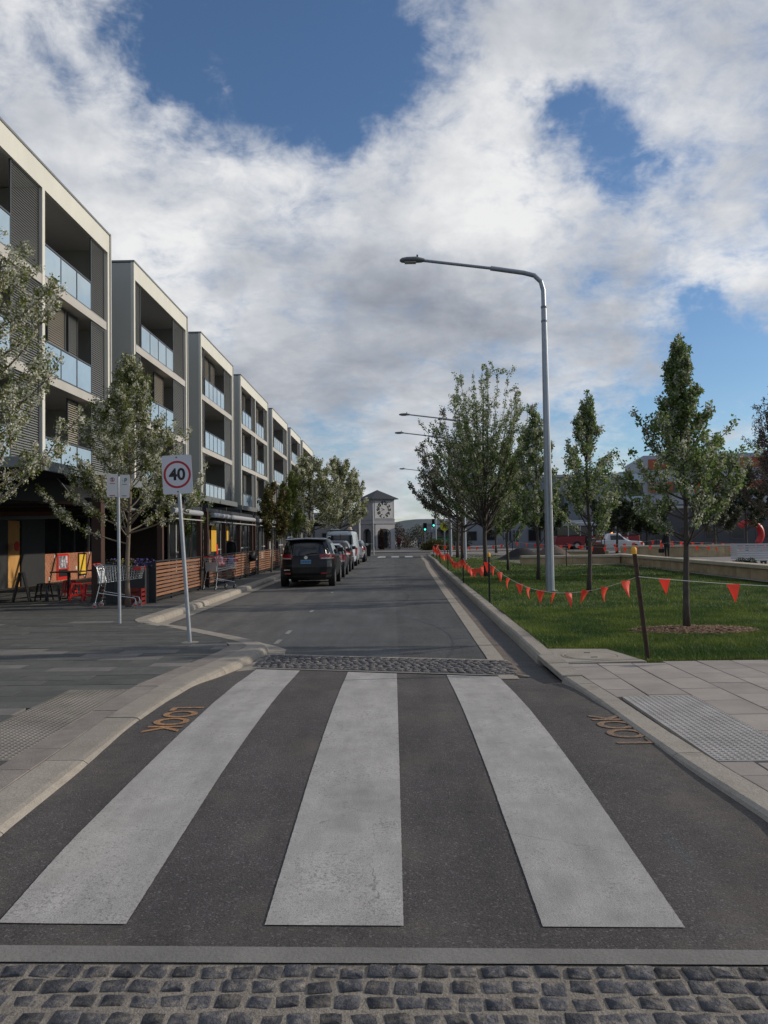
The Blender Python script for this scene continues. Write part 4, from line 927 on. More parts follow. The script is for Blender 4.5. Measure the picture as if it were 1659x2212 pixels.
def lump(name, loc, sc_, mat, label, cat, seed, rz=0):
    import bmesh
    bm = bmesh.new(); bmesh.ops.create_icosphere(bm, subdivisions=3, radius=1); rj = random.Random(seed); ph = [rj.uniform(0, 6) for _ in range(6)]
    for v in bm.verts:
        n_ = v.co.normalized(); k = 1 + .13 * math.sin(4 * n_.x + ph[0]) * math.sin(3 * n_.y + ph[1]) + .10 * math.sin(7 * n_.z + ph[2] + 3 * n_.x) + .05 * math.sin(11 * n_.y + ph[3]); v.co = (v.co.x * k * sc_[0], v.co.y * k * sc_[1], max(-.55, v.co.z * k) * sc_[2])
    me = bpy.data.meshes.new(name); bm.to_mesh(me); bm.free(); me.materials.append(mat); me.shade_smooth(); o = link(name, me, None, loc, rz); return tag(o, label, cat) if label else o
lump('shopping_bag', (-5.5, 25.1, .95), (.22, .3, .22), pm('bag_maroon', (.16, .03, .05), .6, var=.6, scale=9, col2=(.4, .3, .32), c2lo=.55, c2hi=.6, c2scale=12), 'maroon and pink bag filling the far shopping trolley', 'bag', 2); lump('shopping_bag', (-5.2, 25.52, 1.0), (.13, .16, .16), pm('bag_violet', (.07, .05, .17), .6, var=.5, scale=9), 'violet bag at the front of the far shopping trolley', 'bag', 5)
lump('hanging_bag', (-5.86, 33.3, .92), (.12, .28, .26), M_BLACK, 'black bag hung over the short slatted fence', 'bag', 8)

# ------------------------------------------------------------------ signs on the left pavement
M_SIGN = pm('sign_white', (.58, .58, .61), .45, var=.05, scale=3); M_SRED = pm('sign_red', (.40, .02, .03), .45, var=.06); M_SBLK = pm('sign_black', (.012, .012, .014), .45, var=0); M_SGRN = pm('sign_green', (.02, .18, .13), .5, var=0)
def rplate(w_, h_, r_, th, n=5):
    pts = []
    for cx, cz, a0 in ((w_ / 2 - r_, h_ / 2 - r_, 0), (-w_ / 2 + r_, h_ / 2 - r_, 90), (-w_ / 2 + r_, -h_ / 2 + r_, 180), (w_ / 2 - r_, -h_ / 2 + r_, 270)):
        for k in range(n + 1): a = R(a0 + 90 * k / n); pts.append((cx + r_ * math.cos(a), cz + r_ * math.sin(a)))
    b = MB(); m_ = len(pts); b.add([(x, -th, z) for x, z in pts] + [(x, 0, z) for x, z in pts], [tuple(reversed(range(m_))), tuple(range(m_, 2 * m_))] + [(i, (i + 1) % m_, m_ + (i + 1) % m_, m_ + i) for i in range(m_)][::1]); return b
def ring_(r1, r2, y, n=48):
    b = MB(); vs = [(r * math.cos(2 * math.pi * k / n), y, r * math.sin(2 * math.pi * k / n)) for r in (r1, r2) for k in range(n)]; b.add(vs, [(k, (k + 1) % n, n + (k + 1) % n, n + k) for k in range(n)]); return b
def upright_text(s, size, mat, y, sx=1.0, bold=0.0):
    me = text_mesh(s, size, mat, bold=bold)
    for v in me.vertices: x, z = v.co.x, v.co.y; v.co = (x * sx, y, z)
    return me
sp = empty('speed_sign', (-3.14, 12.3, .125), 'white 40 speed limit sign with red ring on a leaning grey pole', 'road sign')
lean = Vector((-.145, 0, 2.2)).normalized()
b = MB(); b.tube([(0, 0, -.02), lean * 2.32], .031, 12); b.build('pole', M_GALV, sp, smooth='auto'); b = MB(); b.tube([lean * 2.32, lean * 2.335], .034, 12); b.build('pole_cap', M_STEELD, sp)
b = MB(); b.lathe([(.0, .004), (.12, .003), (.15, -.004)], 20); b.build('footing', M_CONC2, sp)
plo = rplate(.46, .60, .03, .004).build('plate', M_SIGN, sp); plo.location = lean * 2.585 + Vector((0, -.036, 0)); plo.rotation_euler = (0, -.045, 0)
ring_(.178, .212, -.0055).build('red_ring', M_SRED, plo)
dg = upright_text('40', .25, M_SBLK, -.0057, 1.0, .007); o = link('numerals', dg, plo, (0, 0, -.006))
for z in (.265, -.265): b = MB(); b.tube([(0, -.012, z), (0, .0, z)], .011, 8); b.build('bolt', M_STEELD, plo)
for z in (.14, -.14): b = MB(); b.box(-.2, .2, .0, .012, z - .02, z + .02); b.build('bracket', M_GALV, plo)
ps = empty('parking_sign', (-5.23, 15.24, .125), 'grey pole with two small white parking signs side by side', 'road sign')
b = MB(); b.tube([(0, 0, -.02), (-.02, 0, 2.80)], .03, 12); b.build('pole', M_GALV, ps, smooth='auto')
for k, (dx, rz) in enumerate([(-.118, .10), (.115, -.12)]):
    q = rplate(.205, .44, .02, .003).build('plate', pm('sign_white2', (.74, .72, .72), .5, var=.05), ps); q.location = (dx, -.036, 2.63 - .02 * k); q.rotation_euler = (0, .03 * k, rz)
    if k == 0:
        ring_(.036, .044, -.0045, 24).build('red_ring', M_SRED, q).location = (0, 0, .11); link('letter', upright_text('S', .075, M_SBLK, -.0042, 1, .003), q, (0, 0, .108)); b = MB(); b.add([(-.03, -.0048, .135), (-.024, -.0048, .141), (.03, -.0048, .085), (.024, -.0048, .079)], [(0, 1, 2, 3)]); b.build('slash', M_SRED, q)
        b = MB(); b.box(-.05, .05, -.0042, -.0034, .028, .04); b.box(-.055, .05, -.0042, -.0034, -.205, -.188); b.build('small_print', M_SRED, q)
    else:
        link('letter', upright_text('P', .11, M_SGRN, -.0042, 1, .003), q, (.02, 0, .11)); b = MB(); b.add([(-.055, -.004, .12), (-.05, -.004, .125), (-.022, -.004, .09), (-.027, -.004, .085)], [(0, 1, 2, 3)]); b.build('slash', M_SGRN, q); b = MB(); b.box(-.05, .05, -.0042, -.0034, .03, .04); b.build('small_print', M_SGRN, q); b = MB(); b.box(-.05, .05, -.0042, -.0034, -.19, -.178); b.build('small_print', M_SBLK, q)
# ------------------------------------------------------------------ trees
ML_R = leafmat('pear_leaf', (.085, .135, .048), (.145, .205, .065), (.235, .29, .10), .5)
ML_RB = leafmat('pear_blossom_dim', (.36, .37, .28), (.50, .50, .40), (.66, .65, .54), .4)
ML_L = leafmat('blossom_tree_leaf', (.09, .118, .030), (.155, .185, .048), (.24, .255, .08), .45)
ML_LB = leafmat('pear_blossom', (.58, .56, .45), (.74, .72, .61), (.86, .84, .76), .4)
ML_Y = leafmat('young_leaf', (.10, .15, .03), (.16, .22, .05), (.23, .28, .08), .45)
ML_B = leafmat('plum_leaf', (.060, .042, .040), (.10, .072, .062), (.15, .12, .095), .35)
ML_BG = leafmat('olive_leaf', (.050, .055, .036), (.085, .088, .056), (.135, .13, .085), .35)
ML_D = leafmat('dark_leaf', (.020, .032, .015), (.035, .052, .022), (.055, .075, .03), .3)
def tree(name, label, loc, env, n_limb, leaf, nleaf, seed, mats, blossom=.3, spire=.35, trunk_r=.06, clump_r=.13, bark=None, group='street trees', lean=(0, 0), twig=2, low=None, ncl=9, cat='tree', uphill=.35, hmax=.86, rise=(.16, .40)):
    """env: list of (height, radius) of the crown's outline"""
    rj = random.Random(seed); rg = np.random.default_rng(seed); t = empty(name, loc, label, cat, group)
    zb, zt = env[0][0], env[-1][0]
    def er(z):
        for a, b_ in zip(env, env[1:]):
            if z <= b_[0]: return a[1] + (b_[1] - a[1]) * max(0, (z - a[0]) / (b_[0] - a[0]))
        return env[-1][1]
    def ax(z): k = z / zt; return Vector((lean[0] * k + .03 * math.sin(z * 1.7 + seed), lean[1] * k + .03 * math.cos(z * 1.3 + seed), z))
    tr = MB(); npt = 12; zs = [zt * .97 * i / (npt - 1) for i in range(npt)]; z0_ = low if low else zb * .9
    rad = [trunk_r * (1.25 if i == 0 else 1) * (1 - .9 * (z / zt) ** 1.1) + .004 for i, z in enumerate(zs)]
    ti = max(2, next((i for i, z in enumerate(zs) if z > zb + (zt - zb) * .25), 3))
    tr.tube([ax(z) for z in zs], rad, 9); bk = bark or M_BARK; tr.build('trunk', bk, t, smooth=True)
    lb = MB(); C = []
    for i in range(n_limb):
        f = (i + .5) / n_limb; h0 = z0_ + (zt * hmax - z0_) * f ** 1.05 + rj.uniform(-.05, .05) * zt; az = i * 2.39996 + rj.uniform(-.4, .4)
        ze = min(zt * .985, h0 + (zt - zb) * rj.uniform(*rise) * (1 - .35 * f * (hmax > .7))); ze = max(ze, zb + .1); r_ = er(ze) * rj.uniform(.72, 1.06)
        p0 = ax(h0); p2 = ax(ze) + Vector((math.cos(az) * r_, math.sin(az) * r_, 0)); d = p2 - p0
        p1 = p0 + Vector((d.x * .72, d.y * .72, d.z * uphill)); Q = [p0 * (1 - s) ** 2 + p1 * 2 * s * (1 - s) + p2 * s * s for s in [k / 7 for k in range(8)]]
        rr = trunk_r * (.42 - .2 * f)
        if spire > 0 and rj.random() < .75: Q.append(p2 + Vector((rj.uniform(-.05, .05), rj.uniform(-.05, .05), spire * rj.uniform(.5, 1.2))))
        lb.tube(Q, [max(.004, rr * (1 - .85 * k / (len(Q) - 1))) for k in range(len(Q))], 5, caps=False)
        m_ = len(Q) - 1
        for c in range(ncl):
            s = .28 + .72 * (c + rj.random()) / ncl; q = s * m_; k = min(m_ - 1, int(q)); C.append((Q[k].lerp(Q[k + 1], q - k), 1 - .35 * (s > .85)))
        for c in range(twig):
            s = rj.uniform(.3, .95); q = s * m_; k = min(m_ - 1, int(q)); a = Q[k].lerp(Q[k + 1], q - k); an = az + rj.uniform(-1.5, 1.5); ll = rj.uniform(.3, .75) * min(1.2, max(.2, er(a.z)))
            e = a + Vector((math.cos(an) * ll * .6, math.sin(an) * ll * .6, ll * rj.uniform(.2, .9))); lb.tube([a, a.lerp(e, .5) + Vector((0, 0, -.02)), e], [rr * .3 + .003, rr * .2 + .003, .003], 4, caps=False)
            for c2 in range(3): C.append((a.lerp(e, .45 + .275 * c2), .85))
    # leader spike
    for c in range(int(6 + (zt - zb) * 3)):
        z = zb + (zt - zb) * (.35 + .65 * rj.random()); C.append((ax(z) + Vector((rj.gauss(0, .05), rj.gauss(0, .05), 0)), .8))
    lb.build('limbs', bk, t, smooth=True)
    cen = np.array([list(c[0]) for c in C]); sc_ = np.array([c[1] for c in C]); isb = rg.random(len(C)) < blossom
    def quads(idx, n, size, squash, cr=1.0):
        m_ = len(idx) * n; c = np.repeat(cen[idx], n, 0); s = np.repeat(sc_[idx], n)
        v = rg.normal(size=(m_, 3)); v /= np.linalg.norm(v, axis=1)[:, None]; rad_ = clump_r * cr * s * rg.random(m_) ** .45; p = c + v * rad_[:, None] * np.array([1, 1, 1.25])
        u = rg.normal(size=(m_, 3)) + v * .8; u /= np.linalg.norm(u, axis=1)[:, None]; w_ = np.cross(u, rg.normal(size=(m_, 3))); w_ /= np.linalg.norm(w_, axis=1)[:, None]
        L_ = size * (.6 + .8 * rg.random(m_)); u *= L_[:, None]; w_ *= (L_ * squash)[:, None]
        V = np.stack([p - u * .5, p + w_ * .5 - u * .05, p + u * .5, p - w_ * .5 - u * .05], 1); return V.reshape(-1, 3)
    gi = np.arange(len(C)); nb = int(nleaf * 1.25)
    Lq = np.vstack([quads(gi[~isb], nleaf, leaf, .62), quads(gi[isb], max(4, int(nleaf * .6)), leaf, .62, 1.15)]); link('crown', np_mesh('crown', Lq, 4, mats[0]), t)
    if isb.any(): link('blossom', np_mesh('blossom', quads(gi[isb], nb, leaf * .62, .9, .72), 4, mats[1]), t)
    return t
RT = (ML_R, ML_RB)
# right side
tree('pear_tree', 'slender young pear tree in the mulch ring on the lawn', (4.84, 13.25, .14), [(1.75, .6), (2.0, .98), (2.4, 1.08), (3.1, .80), (3.55, .30), (4.2, .17), (4.8, .05)], 46, .055, 25, 11, RT, .5, .12, .052, .105, group='young pear trees on the lawn', lean=(-.05, 0), twig=3, low=1.4, ncl=10)
tree('pear_tree', 'young pear tree on the lawn between the lamp post and the mulch ring tree', (5.22, 21.4, .14), [(1.3, .45), (1.9, .92), (2.8, .82), (3.6, .62), (4.4, .34), (5.25, .06)], 32, .066, 25, 12, RT, .5, .32, .06, .13, group='young pear trees on the lawn')
tree('pear_tree', 'young pear tree just behind the nearest lamp post', (5.0, 27.8, .15), [(1.4, .35), (2.2, .75), (3.4, .75), (4.6, .5), (5.9, .08)], 26, .085, 22, 13, RT, .55, .35, .06, .15, group='young pear trees on the lawn')
tree('pear_tree', 'dark green young pear tree beside the spreading kerbside tree', (5.0, 35.2, .15), [(1.4, .4), (2.4, .9), (3.8, .85), (4.8, .6), (5.6, .1)], 28, .10, 22, 14, RT, .2, .4, .06, .17, group='young pear trees on the lawn')
tree('spreading_tree', 'tall spreading blossom tree at the kerb beside the lamp posts', (3.5, 30.4, .15), [(1.9, .6), (2.8, 1.7), (4.2, 2.15), (5.6, 1.95), (6.7, 1.6), (7.5, .9)], 64, .070, 19, 15, RT, .5, .6, .085, .125, group='trees along the kerb', twig=4, low=1.5, ncl=14, hmax=.52, rise=(.15, .85), uphill=.42)
tree('spreading_tree', 'loose twiggy tree at the kerb behind the spreading blossom tree', (3.9, 45, .15), [(2.0, .9), (3.2, 2.7), (5.0, 3.0), (6.8, 2.4), (8.4, 1.0)], 46, .10, 14, 16, (ML_BG, ML_RB), .2, .6, .10, .18, group='trees along the kerb', twig=5, low=1.8, hmax=.55, rise=(.12, .8), ncl=12)
tree('spreading_tree', 'brownish bare-twigged tree at the kerb beside the pedestrian sign', (4.6, 57, .15), [(2.4, .8), (3.6, 3.0), (5.2, 3.2), (7.0, 2.2), (8.4, .4)], 44, .12, 12, 17, (ML_BG, ML_RB), .12, .5, .11, .2, group='trees along the kerb', twig=5, low=2.0, hmax=.55, rise=(.1, .75), ncl=12)
tree('plum_tree', 'tall brown-leaved tree with upright spires behind the plaza bench', (15.4, 30.5, .17), [(1.8, .8), (3.0, 2.1), (4.6, 2.1), (6.0, 1.3), (7.0, .3)], 54, .075, 15, 18, (ML_B, ML_BG), .5, .7, .09, .16, group='plaza trees', twig=4, low=1.6, ncl=13, hmax=.5, rise=(.2, .9))
tree('plum_tree', 'bushy brown-leaved tree at the plaza beside the red arch', (18.8, 36, .17), [(1.9, 1.0), (3.2, 2.4), (5.0, 2.3), (6.6, 1.2), (7.8, .3)], 44, .10, 14, 19, (ML_B, ML_BG), .5, .7, .10, .2, group='plaza trees', twig=4, low=1.6)
for k, (x, y, h, mt) in enumerate([(17.3, 62, 4.3, ML_D), (20.2, 64, 4.0, ML_D), (24, 60, 6.0, ML_BG), (12.5, 66, 5.0, ML_D), (29, 66, 6.5, ML_D), (9.0, 70, 5.5, ML_BG)]):
    tree('plaza_tree', ['dark round tree behind the person in black', 'dark round tree right of the striped building base', 'olive tree standing behind the brown spired tree', 'dark tree behind the white utility vehicle', 'large dark tree before the side road', 'olive tree beside the red bus'][k], (x, y, .17), [(1.8, .8), (2.8, 1.9), (3.8, 1.9), (h, .4)], 26, .22, 16, 30 + k, (mt, ML_BG), .3, .3, .10, .3, group='plaza trees', low=1.6)
# left side
LT = (ML_L, ML_LB)
tree('blossom_tree', 'large white blossoming pear tree reaching before the first apartment block', (-7.0, 12.7, .12), [(2.5, .8), (3.1, 1.7), (4.2, 1.85), (5.3, 1.75), (6.3, 1.35), (6.8, .5)], 46, .050, 28, 21, LT, .8, .25, .075, .115, group='blossom trees on the pavement', twig=4, low=2.1, ncl=11, bark=M_BARKL)
tree('blossom_tree', 'white blossoming pear tree behind the two signs', (-6.3, 19.0, .12), [(1.35, .7), (2.0, 1.65), (2.9, 1.7), (3.8, 1.15), (4.8, .65), (5.9, .12)], 48, .056, 30, 22, LT, .68, .32, .055, .125, group='blossom trees on the pavement', twig=4, low=1.45, ncl=11, bark=M_BARKL)
tree('young_tree', 'thin young tree growing behind the first cafe fence', (-6.75, 26.6, .12), [(1.9, .3), (2.3, .65), (2.9, .5), (3.3, .1)], 14, .09, 22, 23, (ML_Y, ML_LB), .3, .1, .03, .13, group='blossom trees on the pavement', bark=M_BARKL, low=1.6)
tree('young_tree', 'small tree with reddish new leaves before the third apartment block', (-5.7, 37.5, .12), [(1.7, .3), (2.3, .75), (3.2, .65), (4.1, .12)], 18, .11, 22, 24, (leafmat('bronze_leaf', (.06, .05, .02), (.11, .085, .03), (.16, .13, .05), .35), ML_Y), .4, .2, .04, .16, group='blossom trees on the pavement', bark=M_BARKL, low=1.4)
tree('young_tree', 'slim green tree beside the parked black SUV', (-5.55, 43.0, .12), [(1.6, .3), (2.4, .75), (3.8, .65), (5.0, .12)], 20, .12, 22, 25, (ML_L, ML_Y), .5, .3, .045, .18, group='blossom trees on the pavement', low=1.4)
tree('blossom_tree', 'full pale blossoming tree over the parked van', (-5.5, 53.0, .12), [(2.0, .8), (3.0, 2.1), (4.6, 2.2), (6.0, 1.4), (7.0, .3)], 52, .12, 26, 26, LT, .8, .4, .08, .24, group='blossom trees on the pavement', low=1.8)
tree('blossom_tree', 'full pale blossoming tree on the kerb bulge near the clock tower', (-4.0, 60.6, .12), [(2.0, .8), (3.0, 2.2), (4.4, 2.4), (6.0, 1.6), (7.4, .3)], 52, .13, 26, 27, LT, .8, .4, .09, .26, group='blossom trees on the pavement', low=1.8)

# ------------------------------------------------------------------ street lamps
def make_lamp():
    t = empty('street_lamp', (0, 0, 0), 'x', 'street lamp', 'street lamps along the lawn')
    b = MB(); b.tube([(0, 0, -.05), (0, 0, 2.5), (-.02, 0, 8.0)], [.125, .112, .075], 14); b.build('pole', M_LAMP, t, smooth='auto')
    b = MB(); b.tube([(-.02, 0, 7.95), (-.025, 0, 8.45), (-.09, 0, 8.70), (-.27, 0, 8.88), (-.56, 0, 8.96), (-1.50, 0, 9.11)], .066, 12); b.build('arm_sleeve', M_LAMP, t, smooth='auto')
    b = MB(); b.tube([(-1.48, 0, 9.107), (-3.45, 0, 9.37)], .042, 10); b.build('arm', M_LAMP, t, smooth='auto')
    for z in (7.55, 7.95): b = MB(); b.tube([(-.018, 0, z), (-.018, 0, z + .05)], .088, 14); b.build('collar', M_STEELG, t)
    b = MB(); P = []
    for k, (x, w_, z0, z1) in enumerate([(-3.36, .06, 9.33, 9.42), (-3.45, .10, 9.31, 9.44), (-3.6, .15, 9.31, 9.47), (-3.85, .16, 9.31, 9.46), (-4.0, .12, 9.32, 9.44), (-4.06, .04, 9.35, 9.40)]):
        P.append([(x, w_ * math.cos(a), (z0 + z1) / 2 + (z1 - z0) / 2 * math.sin(a)) for a in [2 * math.pi * q / 12 for q in range(13)]])
    b.grid(P); b.build('lamp_head', pm('lamp_head_paint', (.16, .17, .185), .5), t, smooth=True); b = MB(); b.box(-3.92, -3.6, -.10, .10, 9.298, 9.312); b.build('lens', pm('lens', (.4, .4, .38), .3), t)
    b = MB(); b.tube([(-3.56, 0, 9.45), (-3.56, 0, 9.53)], .025, 8); b.build('photocell', M_STEELD, t)
    b = MB(); b.tube([(0, 0, -.02), (0, 0, .02)], .2, 16); b.build('base_plate', M_GALV, t); return t
lp = make_lamp()
for k, (x, y, lab) in enumerate([(4.36, 22.4, 'tall grey street lamp with long bent arm on the lawn, first from the crossing'), (4.55, 51.0, 'grey street lamp in the lawn beyond the spreading tree, second from the crossing'), (4.3, 60.0, 'grey street lamp near the pedestrian sign, third from the crossing'), (4.9, 92, 'grey street lamp beyond the junction beside the traffic signals')]):
    o = lp if k == 0 else copy_tree(lp); o.location = (x, y, .13); o['label'] = lab

# ------------------------------------------------------------------ pickets and bunting
def picket(x, y, h, lab, lean=(0, 0), cap=True, r=.024, mat=None):
    t = empty('star_picket', (x, y, .13), lab, 'picket', 'star pickets carrying the bunting'); mt = mat or M_PICKD
    top = Vector((lean[0], lean[1], h)); b = MB()
    for k in range(3):
        a = R(90 + 120 * k); n_ = Vector((math.cos(a), math.sin(a), 0)) * r; s_ = Vector((-math.sin(a), math.cos(a), 0)) * .005
        b.add([-s_, s_, s_ + n_, -s_ + n_, top - s_, top + s_, top + s_ + n_, top - s_ + n_], [(0, 1, 5, 4), (1, 2, 6, 5), (2, 3, 7, 6), (3, 0, 4, 7), (4, 5, 6, 7)])
    b.build('stake', mt, t)
    if cap: b = MB(); b.lathe([(.034, -.05), (.036, -.02), (.034, .02), (.022, .038), (0, .042)], 10, tuple(top)); b.build('safety_cap', M_YCAP, t, smooth=True)
    return t
PK = [(3.17, 10.12, 1.36, (-.14, 0), True, M_PICK, 'rusty leaning star picket with yellow cap at the lawn corner'), (2.24, 18.8, 1.12, (0, 0), True, None, 'dark star picket with yellow cap at the kerb before the lamp post'), (2.32, 26.7, .95, (0, 0), False, None, 'dark star picket at the kerb in front of the spreading tree'), (2.48, 36.5, .95, (0, 0), False, None, 'dark star picket at the kerb beyond the spreading tree'), (2.70, 46, 1.0, (-.1, 0), False, None, 'dark leaning star picket at the kerb before the far crossing'), (2.92, 54, 1.0, (0, 0), False, None, 'dark star picket at the kerb beside the far lamp posts'), (3.05, 60.5, 1.0, (0, 0), False, None, 'dark star picket at the end of the lawn beside the pedestrian sign')]
for x, y, h, ln, cp, mt, lab in PK: picket(x, y, h, lab, ln, cp, .03 if mt else .024, mt)
flag_me = []
rjf = random.Random(6)
for q in range(8):
    b = MB(); w_ = .075; tw = rjf.uniform(-.35, .35); s = rjf.uniform(-.04, .04)
    rows = []
    for r_ in range(5):
        v = r_ / 4; ww = w_ * (1 - v) + .004; rows.append([(u * ww * math.cos(tw * v) + s * v, u * ww * math.sin(tw * v) + .022 * math.sin(v * 3 + q) + .012 * u * u, -.215 * v) for u in (-1, -.33, .33, 1)])
    b.grid(rows); b.grid([[(p[0], p[1] + .0012, p[2]) for p in reversed(r_)] for r_ in rows]); flag_me.append(b.mesh('flag', M_FLAG, smooth=True))
def bunting(a, c, sag, n, lab, grp='orange flag bunting', face=None, sc_=1.0, seed=1):
    rj = random.Random(seed); a = Vector(a); c = Vector(c); t = empty('bunting', a, lab, 'bunting', grp); P = [a.lerp(c, k / 16) + Vector((0, 0, -sag * 4 * (k / 16) * (1 - k / 16))) for k in range(17)]
    b = MB(); b.tube([p - a for p in P], .0045 * sc_, 5); b.build('cord', M_CORD, t); d = (c - a); an = math.atan2(d.y, d.x)
    for k in range(n):
        f = (k + .5 + rj.uniform(-.12, .12)) / n; q = f * 16; i = min(15, int(q)); p = P[i].lerp(P[i + 1], q - i) - a; o = link('flag', rj.choice(flag_me), t, p); ang = an + rj.gauss(0, .5) if face is None else face + rj.gauss(0, .35)
        o.rotation_euler = (rj.gauss(0, .18), rj.gauss(0, .12), ang); o.scale = (sc_ * rj.uniform(.9, 1.1),) * 3
    return t
bunting((3.075, 10.1, 1.155), (8.2, 9.9, 1.0), .10, 7, 'string of orange flags running from the rusty picket across the lawn edge', face=0, seed=3)
bunting((3.075, 10.13, 1.155), (2.24, 18.8, 1.06), .42, 11, 'string of orange flags between the rusty picket and the next kerb picket', seed=4, face=.55)
labs = ['string of orange flags sagging at the kerb before the spreading tree', 'string of orange flags at the kerb beyond the spreading tree', 'string of orange flags beside the second street lamp', 'string of orange flags ending near the pedestrian sign', 'short string of orange flags at the far end of the lawn']
for k in range(1, 6):
    a, c = PK[k], PK[k + 1]; bunting((a[0] + a[3][0], a[1], a[2] + .0), (c[0] + c[3][0], c[1], c[2]), .28, 9, labs[k - 1], seed=10 + k, face=.4, sc_=1.15)
for k, (x, y, lab) in enumerate([(8.4, 39.0, 'thin dark picket before the sandstone wall corner'), (12.3, 36.0, 'thin dark picket behind the mulch ring tree'), (18.5, 36.5, 'thin dark picket beside the plaza bench'), (26, 40, 'thin dark picket at the plaza edge before the side road'), (9.0, 60.5, 'thin dark picket beside the dark plaza mounds'), (19, 58, 'thin dark picket behind the person in black'), (33, 56, 'thin dark picket far across the plaza')]): picket(x, y, 1.15, lab, (0, 0), False)
bunting((8.4, 39, 1.25), (12.3, 36, 1.25), .2, 9, 'string of orange flags over the sandstone wall behind the middle lawn tree', face=0, seed=31); bunting((12.3, 36, 1.25), (18.5, 36.5, 1.2), .22, 12, 'string of orange flags crossing in front of the plaza bench', face=0, seed=32); bunting((18.5, 36.5, 1.25), (26, 40, 1.2), .2, 12, 'string of orange flags right of the plaza bench', face=0, seed=33)
bunting((3.05, 60.5, 1.1), (9, 60.5, 1.1), .25, 10, 'string of orange flags across the end of the lawn', face=0, sc_=1.5, seed=34); bunting((9, 60.5, 1.2), (19, 58, 1.2), .35, 16, 'string of orange flags in front of the white utility vehicle', face=0, sc_=1.6, seed=35); bunting((19, 58, 1.2), (33, 56, 1.2), .35, 20, 'string of orange flags in front of the red arch', face=0, sc_=1.6, seed=36)

# ------------------------------------------------------------------ sandstone seat walls
def swall(p0, p1, h, th, lab, z=.12):
    p0 = Vector((*p0, 0)); p1 = Vector((*p1, 0)); d = p1 - p0; L_ = d.length; t = empty('sandstone_wall', (p0.x, p0.y, z), lab, 'wall', 'sandstone seat walls', math.atan2(d.y, d.x)); x = 0; rj = random.Random(lab)
    while x < L_ - .05:
        l = min(rj.uniform(1.0, 1.5), L_ - x); b = MB(); b.box(x + .004, x + l - .004, -th / 2, th / 2, 0, h - .13); b.build('block', M_SAND, t, bevel=.012); b = MB(); b.box(x + .002, x + l - .002, -th / 2 - .06, th / 2 + .06, h - .126, h); b.build('cap_stone', M_SANDTOP, t, bevel=.012); x += l
swall((11.95, 14), (11.95, 42.6), .52, .42, 'long low sandstone seat wall along the right edge of the lawn'); swall((6.6, 41.6), (11.7, 41.6), .50, .42, 'low sandstone seat wall across the far side of the lawn')
swall((14.6, 51.5), (21.5, 50.5), .75, .5, 'taller sandstone seat wall beside the person in black', .17); swall((8.6, 57), (15, 56), .40, .45, 'low sandstone edging in front of the white utility vehicle', .17)
# plaza lawn panel, bench, bin, mounds
b = MB(); b.prism([(12.6, 52.5), (18.6, 52), (19, 56), (12.6, 56)], .1, .19); tag(b.build('plaza_lawn', M_LAWN), kind='structure')
bn = empty('bench', (13.9, 30.2, .17), 'white slatted park bench behind the sandstone wall', 'bench', None, R(-6)); M_BW = pm('bench_white', (.42, .43, .46), .5, var=.05)
for q in range(7): b = MB(); b.box(-1.1, 1.1, .28 + q * .014, .30 + q * .014, .50 + q * .085, .565 + q * .085); b.build('backrest_slat', M_BW, bn)
for q in range(5): b = MB(); b.box(-1.1, 1.1, -.18 + q * .09, -.11 + q * .09, .44, .465); b.build('seat_slat', M_BW, bn)
for s_ in (-1.0, 0, 1.0): b = MB(); b.box(s_ - .03, s_ + .03, -.2, .34, .38, .439); b.box(s_ - .03, s_ + .03, -.18, -.10, 0, .38); b.box(s_ - .03, s_ + .03, .22, .30, 0, .38); b.build('leg', M_STEELD, bn)
hb = empty('clipped_shrub', (12.95, 29.6, .17), 'low dark shrub beside the plaza bench', 'shrub')
def bush(parent, n, rx, ry, rz, size, mat, seed, name='foliage'):
    rg = np.random.default_rng(seed); v = rg.normal(size=(n, 3)); v /= np.linalg.norm(v, axis=1)[:, None]; v[:, 2] = np.abs(v[:, 2]); k = (.55 + .45 * rg.random(n) ** .5) * (1 + .18 * np.sin(v[:, 0] * 5 + seed) * np.sin(v[:, 1] * 4)); p = v * k[:, None] * np.array([rx, ry, rz])
    u = rg.normal(size=(n, 3)); u /= np.linalg.norm(u, axis=1)[:, None]; w_ = np.cross(u, rg.normal(size=(n, 3))); w_ /= np.linalg.norm(w_, axis=1)[:, None]; u *= size; w_ *= size * .6
    link(name, np_mesh(name, np.stack([p - u * .5, p + w_ * .5, p + u * .5, p - w_ * .5], 1).reshape(-1, 3), 4, mat), parent)
bush(hb, 2600, .55, .4, .55, .07, ML_D, 3); b = MB(); b.tube([(0, 0, 0), (0, 0, .4)], [.03, .01], 6); b.build('stem', M_BARK, hb)
bi = empty('litter_bin', (10.95, 43.2, .17), 'dark square litter bin with curved roof behind the middle lawn tree', 'bin'); b = MB(); b.box(-.36, .36, -.36, .36, .04, .98); b.build('body', M_WOODD, bi, bevel=.02); b = MB(); b.grid([[(x, y, 1.22 + .10 * math.cos(x * 3.3)) for x in (-.42, -.25, 0, .25, .42)] for y in (-.4, .4)]); b.grid([[(x, y, 1.19 + .10 * math.cos(x * 3.3)) for x in (.42, .25, 0, -.25, -.42)] for y in (-.4, .4)]); b.build('roof', M_STEELG, bi); b = MB()
for x in (-.34, .34):
    for y in (-.34, .34): b.box(x - .02, x + .02, y - .02, y + .02, .98, 1.28)
b.build('roof_post', M_STEELD, bi)
